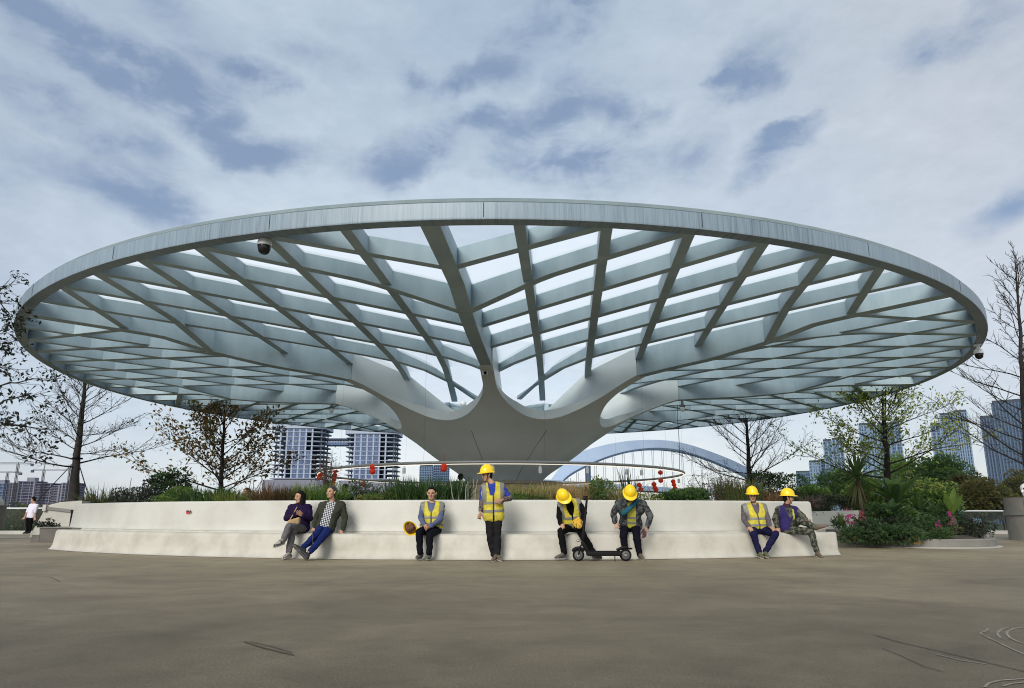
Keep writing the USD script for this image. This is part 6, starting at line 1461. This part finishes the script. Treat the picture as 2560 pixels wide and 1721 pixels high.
def shell_tower(label, x0, x1, y_first, dy, n, Y, glazed, ybase=1262):
    """An unfinished tower: floor slabs on columns about a core, glazed in its middle bays."""
    k = Y / FPX; W = (x1 - x0) * k; D = W * 0.8; c = np.array([at((x0 + x1) / 2, 1200, Y)[0], Y + D / 2])
    zb = at(640, ybase, Y)[2]; o = np.array([c[0], c[1], zb]); t = thing('unfinished_tower', label, 'building', o)
    zs = [at(735, y_first - dy * q, Y)[2] for q in range(n)]
    hp = zs[1] - zs[0]
    obj('podium', MB().box((c[0], c[1], (zb + zs[0]) / 2 - 0.6), (W * 1.12, D * 1.1, zs[0] - zb - 1.2)).out(), M['slab_far'], t, off=o)
    obj('core', extrude(rrect(W * 0.50, D * 0.5, 2), zs[0], zs[-1] + hp, c), M['core'], t, off=o)
    for q, z in enumerate(zs):
        big = 1.04 if q == n - 4 else 1.0
        obj('floor_slab', extrude(rrect(W * big, D * big, W * 0.16), z - (0.9 if q == n - 4 else 0.25), z + 0.25 + (hp * 0.55 if q == n - 4 else 0), c), M['slab'], t, off=o, smooth=False)
        if q < n - 1:
            bays = 5
            for b in range(bays):
                x = c[0] + W * (-0.30 + 0.60 * (b + 0.5) / bays)
                if glazed(q, b):
                    obj('glass_panel', MB().box((x, c[1] - D * 0.485, z + 0.36 + (hp - 0.72) / 2), (W * 0.60 / bays - 1.1, 0.3, hp - 0.74)).out(), M['curtain'], t, off=o)
                    mb = MB()
                    for m_ in range(4): mb.box((x + W * 0.6 / bays * (m_ - 1.5) / 4.6, c[1] - D * 0.485 - 0.25, z + 0.36 + (hp - 0.72) / 2), (0.22, 0.18, hp - 0.76))
                    obj('mullions', mb.out(), M['mullion'], t, off=o)
    for b in range(6):
        x = c[0] + W * (-0.30 + 0.12 * b)
        obj('column', MB().box((x, c[1] - D * 0.475, (zs[0] + zs[-1]) / 2 + hp / 2), (1.1, 1.1, zs[-1] - zs[0] + hp)).out(), M['slab'], t, off=o)
    for sx in (-1, 1):
        for sy in (-0.28, 0.0, 0.28): obj('column', MB().box((c[0] + sx * W * 0.43, c[1] + sy * D, (zs[0] + zs[-1]) / 2 + hp / 2), (0.9, 0.9, zs[-1] - zs[0] + hp)).out(), M['slab'], t, off=o)
    return c, W, D, zs


TY = 520.0
cA, WA, DA, zsA = shell_tower('left one of the unfinished twin towers, behind the autumn tree', 668, 800, 1196, 11.6, 15, TY, lambda q, b: (q < 6 and b > 1) or (q >= 6 and b in (1, 2, 3)) or q > 9)
cB, WB, DB, zsB = shell_tower('right one of the unfinished twin towers, beside the canopy column', 857, 986, 1198, 11.6, 14, TY, lambda q, b: b < 4)
z0 = at(830, 1110, TY)[2]; z1 = at(830, 1094, TY)[2]; xm0, xm1 = cA[0] + WA * 0.47, cB[0] - WB * 0.47
o = np.array([(xm0 + xm1) / 2, cA[1], z0]); sb = thing('sky_bridge', 'bridge joining the unfinished twin towers high up', 'bridge', o)
obj('deck', MB().box(((xm0 + xm1) / 2, cA[1], z0 + 1.2), (xm1 - xm0, 12, 2.2)).out(), M['curtain'], sb, off=o); obj('roof_beam', MB().box(((xm0 + xm1) / 2, cA[1], z1), (xm1 - xm0, 12, 1.0)).out(), M['core'], sb, off=o)
for q in range(9):
    x = xm0 + (xm1 - xm0) * (q + 0.5) / 9
    obj('truss_diagonal', tube([(x - 1.2, cA[1] - 5.8, z0 + 2.2), (x + 1.2, cA[1] - 5.8, z1 - 0.5)], 0.28, 5), M['core'], sb, off=o); obj('truss_diagonal', tube([(x + 1.2, cA[1] - 5.8, z0 + 2.2), (x - 1.2, cA[1] - 5.8, z1 - 0.5)], 0.28, 5), M['core'], sb, off=o)


def site_block(label, x0, x1, ytop, mname, nf, seed, roof=True):
    Y = 1150.0; k = Y / FPX; W = (x1 - x0) * k; D = 30.0; x = at((x0 + x1) / 2, 1250, Y)[0]; zt = at((x0 + x1) / 2, ytop, Y)[2]; zb = -4.5; rng = R_(seed)
    o = np.array([x, Y + D / 2, zb]); t = thing('unfinished_block', label, 'building', o, None)
    obj('wall', MB().box((x, Y + D / 2 + 0.5, (zt + zb) / 2), (W * 0.96, D - 3, zt - zb)).out(), M[mname], t, off=o)
    for q in range(nf):
        z = zt - (q + 0.2) * (zt - zb) * 0.075
        obj('floor_slab', MB().box((x, Y + D / 2, z), (W, D, 0.9)).out(), M['slab_far'], t, off=o)
    n = max(3, int(W / 6)); mb = MB()
    for q in range(n):
        if rng.uniform() < 0.75: mb.box((x - W / 2 + W * (q + 0.5) / n, Y + 0.7, (zt + zb) / 2 + 4), (1.1 if q % 2 else 2.6, 0.8, zt - zb - 8))
    obj('columns', mb.out(), M['slab_far'], t, off=o)
    mw = MB()
    for q in range(nf - 1):
        for b in range(n):
            if rng.uniform() < 0.55: mw.box((x - W / 2 + W * (b + 0.5 + 0.3) / n, Y + 1.6, zt - (q + 0.75) * (zt - zb) * 0.075), (W / n * 0.5, 0.7, 2.6))
    obj('openings', mw.out(), M['core'], t, off=o, kind='stuff')
    if roof: obj('roof_house', MB().box((x + W * 0.1, Y + 10, zt + 3), (W * 0.4, 10, 6)).out(), M['slab_far'], t, off=o)


site_block('blue-clad building under construction at the far left edge', -60, 16, 1209, 'blue_clad', 9, 1)
site_block('violet netted block with a brown wall, leftmost of the construction row', 16, 36, 1207, 'brown_net', 11, 2, False)
site_block('tallest grey violet block of the construction row at the left', 36, 84, 1203, 'violet_net', 11, 3)
site_block('long violet block of the construction row behind the man in white', 84, 126, 1208, 'violet_net', 10, 4, False)
site_block('darker low block of the construction row near the bare tree', 126, 146, 1213, 'brown_net', 10, 5, False)
site_block('right block of the construction row behind the bare tree trunk', 146, 182, 1207, 'violet_net', 11, 6)


def crane(label, px, y_base, y_jib, x_jib0, x_jib1, y_apex, Y=1145.0):
    x = at(px, 1200, Y)[0]; zb = -4.5; zj = at(px, y_jib, Y)[2]; za = at(px, y_apex, Y)[2]; xa, xb = at(x_jib0, 1200, Y)[0], at(x_jib1, 1200, Y)[0]
    o = np.array([x, Y, zb]); t = thing('tower_crane', label, 'crane', o)
    mb = MB()
    for sx in (-1, 1):
        for sy in (-1, 1): mb.box((x + sx * 1.3, Y + sy * 1.3, (zb + zj) / 2), (0.6, 0.6, zj - zb))
    for q in range(int((zj - zb) / 4)):
        z = zb + q * 4; s_ = 1 if q % 2 else -1
        mb.tube([(x - 1.3 * s_, Y - 1.3, z), (x + 1.3 * s_, Y - 1.3, z + 4)], 0.22, 4)
    obj('mast', mb.out(), M['crane'], t, off=o)
    jb = MB().box(((xa + xb) / 2, Y, zj + 0.4), (abs(xb - xa), 0.9, 0.6)).box(((xa + xb) / 2, Y, zj + 2.2), (abs(xb - xa), 0.5, 0.45))
    for q in range(int(abs(xb - xa) / 4)): jb.tube([(min(xa, xb) + q * 4, Y, zj + 0.4), (min(xa, xb) + q * 4 + 2, Y, zj + 2.2)], 0.18, 4)
    obj('jib', jb.out(), M['crane'], t, off=o)
    short = xa if abs(xa - x) < abs(xb - x) else xb
    obj('counterweight', MB().box((short, Y, zj - 1.2), (4.0, 2.5, 4.2)).out(), M['core'], t, off=o)
    if za > zj + 1: obj('apex', MB().tube([(x - 1, Y, zj), (x, Y, za)], 0.35, 4).tube([(x + 1, Y, zj), (x, Y, za)], 0.35, 4).tube([(x, Y, za), (short, Y, zj + 1)], 0.14, 4).tube([(x, Y, za), (x + (xb + xa - 2 * x) * 0.7 + (x - short) * 0.3, Y, zj + 2)], 0.14, 4).out(), M['crane'], t, off=o)


crane('tower crane with its jib reaching left out of the picture', 40, 1206, 1161, -80, 75, 1156)
crane('lower tower crane at the far left with counterweight to its right', 17, 1206, 1183, -60, 49, 1180)
crane('tower crane with a long level jib towards the bare tree', 107, 1207, 1177, 78, 176, 1159)
crane('crane mast close beside the bare tree trunk', 172, 1206, 1166, 166, 178, 1163)

M['tower_blue'] = mat('blue_grey_facade', (0.075, 0.135, 0.23), 0.5, 0.0, (0.06, 0.11, 0.195), 0.04); M['tower_white'] = mat('pale_facade', (0.16, 0.235, 0.34), 0.55); M['tower_dark'] = mat('dark_grey_facade', (0.05, 0.085, 0.145), 0.5, 0.0, (0.038, 0.066, 0.118), 0.05); M['win_dark'] = mat('dark_window_glass', (0.022, 0.04, 0.085), 0.3, spec=0.25); M['win_teal'] = mat('teal_window_glass', (0.03, 0.075, 0.125), 0.3, spec=0.25); M['rib_dark'] = mat('dark_rib', (0.03, 0.042, 0.062), 0.6)


def high_rise(label, parts, Y, D=22.0, zb=-4.5):
    """parts: (x0, x1, top y, facade, window, columns, floors, ribs) side by side in picture pixels; the building is turned to face the plaza."""
    fix = lambda x, yt: x + (x - 1280) / 8250 * (1250 - (yt + 1215) / 2)
    tallest = min(p[2] for p in parts); xm = sum(fix(p[0], tallest) + fix(p[1], tallest) for p in parts) / (2 * len(parts)); X = (xm - 1280) / FPX * Y * math.cos(PITCH)
    az = math.atan2(X, Y); cs = math.cos(az); o = np.array([X, Y, zb]); t = thing('high_rise', label, 'building', o, 'high-rises beyond the trees')
    def put(name, mb, m, **kw):
        v, f = mb.out(); v = np.c_[v[:, 0] * math.cos(az) + v[:, 1] * math.sin(az), -v[:, 0] * math.sin(az) + v[:, 1] * math.cos(az), v[:, 2]]
        obj(name, (v + [0, 0, -zb], f), m, t, **kw)
    tallest = min(p[2] for p in parts)
    for (x0, x1, yt, fm, wm, nc, nf, ribs) in parts:
        a, b = ((fix(x, tallest) - xm) / FPX * Y * cs for x in (x0, x1)); zt = at((x0 + x1) / 2, yt, Y)[2]; W = b - a; dd = D; f0 = 0.0 if yt == tallest else 1.5
        put('wall', MB().box(((a + b) / 2, f0 + dd / 2, (zt + zb) / 2), (W, dd, zt - zb)), M[fm])
        put('parapet', MB().box(((a + b) / 2, f0 + dd / 2, zt + 0.9), (W * 0.94, dd * 0.94, 1.8)), M['rib_dark'])
        mw = MB(); fl = MB(); fh = (zt - zb) / nf
        for q in range(nf):
            z = zb + (q + 0.5) * fh
            for cN in range(nc): mw.box((a + W * (cN + 0.5) / nc, f0 - 0.02, z), (W / nc * 0.60, 0.12, fh * 0.6))
            for cN in range(5):
                for xs_ in (a - 0.02, b + 0.02): mw.box((xs_, f0 + dd * (cN + 0.5) / 5, z), (0.12, dd / 5 * 0.5, fh * 0.58))
            fl.box(((a + b) / 2, f0 - 0.12, z + fh / 2), (W * 0.99, 0.24, fh * 0.12))
        put('windows', mw, M[wm], kind='stuff'); put('floor_lines', fl, M['tower_line'] if fm != 'tower_dark' else M['rib_dark'], kind='stuff')
        for q in range(ribs + 1 if ribs else 0): put('rib', MB().box((a + 0.4 + (W - 0.8) * q / ribs, f0 - 0.3, (zt + zb) / 2), (0.7, 0.6, zt - zb - 0.1)), M['rib_blue' if fm == 'tower_dark' else 'tower_line'])


M['rib_blue'] = mat('blue_grey_rib', (0.07, 0.11, 0.18), 0.6)
M['tower_line'] = mat('pale_facade_line', (0.17, 0.245, 0.34), 0.6)
high_rise('lowest pale blue high-rise of the row, just right of the hedge', [(1994, 2030, 1183, 'tower_blue', 'win_teal', 6, 14, 0)], 560)
high_rise('pale blue stepped high-rise, second from the left of the row', [(2028, 2058, 1156, 'tower_white', 'win_teal', 4, 18, 3), (2058, 2072, 1153, 'tower_blue', 'win_dark', 2, 18, 0)], 520)
high_rise('blue green high-rise half hidden by the spring tree leaves at its left', [(2066, 2088, 1103, 'tower_blue', 'win_teal', 3, 24, 2), (2088, 2116, 1101, 'tower_blue', 'win_dark', 4, 24, 3)], 500)
high_rise('broad blue high-rise directly behind the spring tree', [(2158, 2204, 1062, 'tower_white', 'win_teal', 7, 30, 4), (2204, 2262, 1063, 'tower_blue', 'win_dark', 9, 30, 4)], 470)
high_rise('blue high-rise with a lower left wing, between the spring tree and the right edge tree', [(2338, 2364, 1062, 'tower_blue', 'win_dark', 5, 28, 2), (2364, 2402, 1038, 'tower_white', 'win_dark', 8, 32, 4), (2402, 2434, 1034, 'tower_blue', 'win_dark', 4, 32, 5)], 450)
high_rise('dark grey ribbed high-rise at the right edge with a lower left wing', [(2464, 2498, 1043, 'tower_dark', 'win_dark', 6, 28, 4), (2498, 2600, 1008, 'tower_dark', 'win_teal', 20, 32, 12)], 430)
high_rise('small white-framed building seen beside the column foot', [(1048, 1082, 1167, 'tower_white', 'win_dark', 8, 22, 0), (1082, 1122, 1164, 'tower_blue', 'win_dark', 8, 22, 0)], 640)
high_rise('slender dark tower far off under the arch bridge', [(1464, 1478, 1163, 'tower_dark', 'win_dark', 4, 24, 3)], 620)

# arch bridge going away to the right
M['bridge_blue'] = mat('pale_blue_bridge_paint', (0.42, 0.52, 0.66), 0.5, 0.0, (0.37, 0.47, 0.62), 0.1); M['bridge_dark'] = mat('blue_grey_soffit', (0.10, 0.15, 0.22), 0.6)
top_px = [(1352, 1250), (1375, 1215), (1400, 1179.5), (1429, 1146), (1488, 1119), (1561, 1104), (1635, 1100), (1693, 1105), (1767, 1126), (1840, 1155), (1869, 1170), (1900, 1194), (1925, 1220)]
bot_px = [(1374, 1252), (1392, 1228), (1409, 1205), (1459, 1172), (1517, 1147), (1576, 1131), (1649, 1124.5), (1708, 1131), (1767, 1147), (1825, 1171), (1869, 1192), (1890, 1206), (1905, 1222)]
u = np.linspace(0, 1, 49)
rs = lambda pts: np.stack([np.interp(u, np.linspace(0, 1, len(pts)), [p[c] for p in pts]) for c in (0, 1)], 1)
def arc(pts):
    q = np.array(pts, float); s_ = np.r_[0, np.cumsum(np.hypot(*np.diff(q, axis=0).T))]; s_ /= s_[-1]
    return np.stack([CubicSpline(s_, q[:, c])(u) for c in (0, 1)], 1)
tp, bp = arc(top_px), arc(bot_px)
Yt = 190 + 120 * u
V = []
for i in range(49):
    a, b = at(*tp[i], Yt[i]), at(*bp[i], Yt[i]); dn = np.array([0.62, 0.0, 0]) * 0 + np.array([-0.9, 3.4, 0.0])
    V += [a, b, b + dn, a + dn]
V = np.array(V); Fm, Fd = [], []
for i in range(48):
    for j in range(4):
        f = (i * 4 + j, i * 4 + (j + 1) % 4, (i + 1) * 4 + (j + 1) % 4, (i + 1) * 4 + j); (Fd if j == 1 else Fm).append(f)
o = V[0].copy(); o[2] = -4.5
ab = thing('arch_bridge', 'pale blue steel arch bridge rising behind the column to the right', 'bridge', o)
obj('arch', (V, np.array(Fm + Fd)), M['bridge_blue'], ab, smooth=30, off=o)
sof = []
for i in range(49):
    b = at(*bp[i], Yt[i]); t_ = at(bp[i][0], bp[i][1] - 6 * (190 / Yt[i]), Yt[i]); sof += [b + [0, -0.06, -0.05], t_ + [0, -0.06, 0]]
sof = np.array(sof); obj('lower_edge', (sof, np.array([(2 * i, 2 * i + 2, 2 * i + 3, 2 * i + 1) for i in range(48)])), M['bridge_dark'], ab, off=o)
zd = at(1640, 1224, 250)[2]
for i in range(6, 46, 2):
    b = at(*bp[i], Yt[i])
    for q in (0, 1): obj('hanger', tube([b + [q * 0.8, 1 + q, 0], [b[0] + q * 0.8, b[1] + 1 + q, zd]], 0.07, 4), M['bridge_dark'], ab, off=o)
d0, d1 = at(1330, 1224, 180), at(1960, 1224, 325); d0[2] = d1[2] = zd
dir_ = unit(d1 - d0)
obj('deck', MB().box((d0 + d1) / 2 + np.array([0, 1.5, -0.8]), (np.linalg.norm(d1 - d0), 8, 1.5), math.atan2(dir_[1], dir_[0])).out(), M['bridge_blue'], ab, off=o)

# tan tent roofs on the inner terrace
M['canvas'] = mat('tan_canvas', (0.46, 0.37, 0.24), 0.85, 0.0, (0.40, 0.31, 0.2), 3.0)
for pts, Y, lab in (([(925, 1252), (932, 1226), (936, 1223), (962, 1252)], 20.5, 'tan pointed tent roof behind the low yellow-green shrub'), ([(950, 1252), (988, 1226), (1004, 1222), (1022, 1252)], 22.5, 'second tan tent roof, with the single red lantern before it')):
    P = np.array([at(x, y, Y) for x, y in pts]); ap = (P[1] + P[2]) / 2 + [0, 0.6, 0]; zb = 0.0; o = np.array([P[0][0], Y, 0.0])
    t = thing('tent', lab, 'tent', o)
    base_ = np.array([[P[0][0], Y, P[0][2]], [P[3][0], Y, P[3][2]], [P[3][0], Y + 1.6, P[3][2]], [P[0][0], Y + 1.6, P[0][2]]])
    ridge = np.array([P[1] + [0, 0.5, 0], P[2] + [0, 0.9, 0]])
    V = np.vstack([base_, ridge]); obj('roof', (V, np.array([(0, 1, 5), (0, 5, 4), (1, 2, 5), (2, 3, 4), (2, 4, 5), (3, 0, 4), (0, 3, 2), (0, 2, 1)])), M['canvas'], t, off=o)
    for x_, y_ in ((0, 0), (1, 0), (1, 1), (0, 1)):
        p = base_[{(0, 0): 0, (1, 0): 1, (1, 1): 2, (0, 1): 3}[x_, y_]]; obj('pole', tube([[p[0], p[1], 0.0], p], 0.02, 6), M['grey_metal'], t, off=o)
gr = MB().tube([at(1012, 1216, 19.8), at(1048, 1252, 16.6)], 0.012, 5).out()
obj('guy_rope', gr, M['white_plastic'], label='pale rope slanting down behind the bareheaded worker to the backrest', cat='rope')
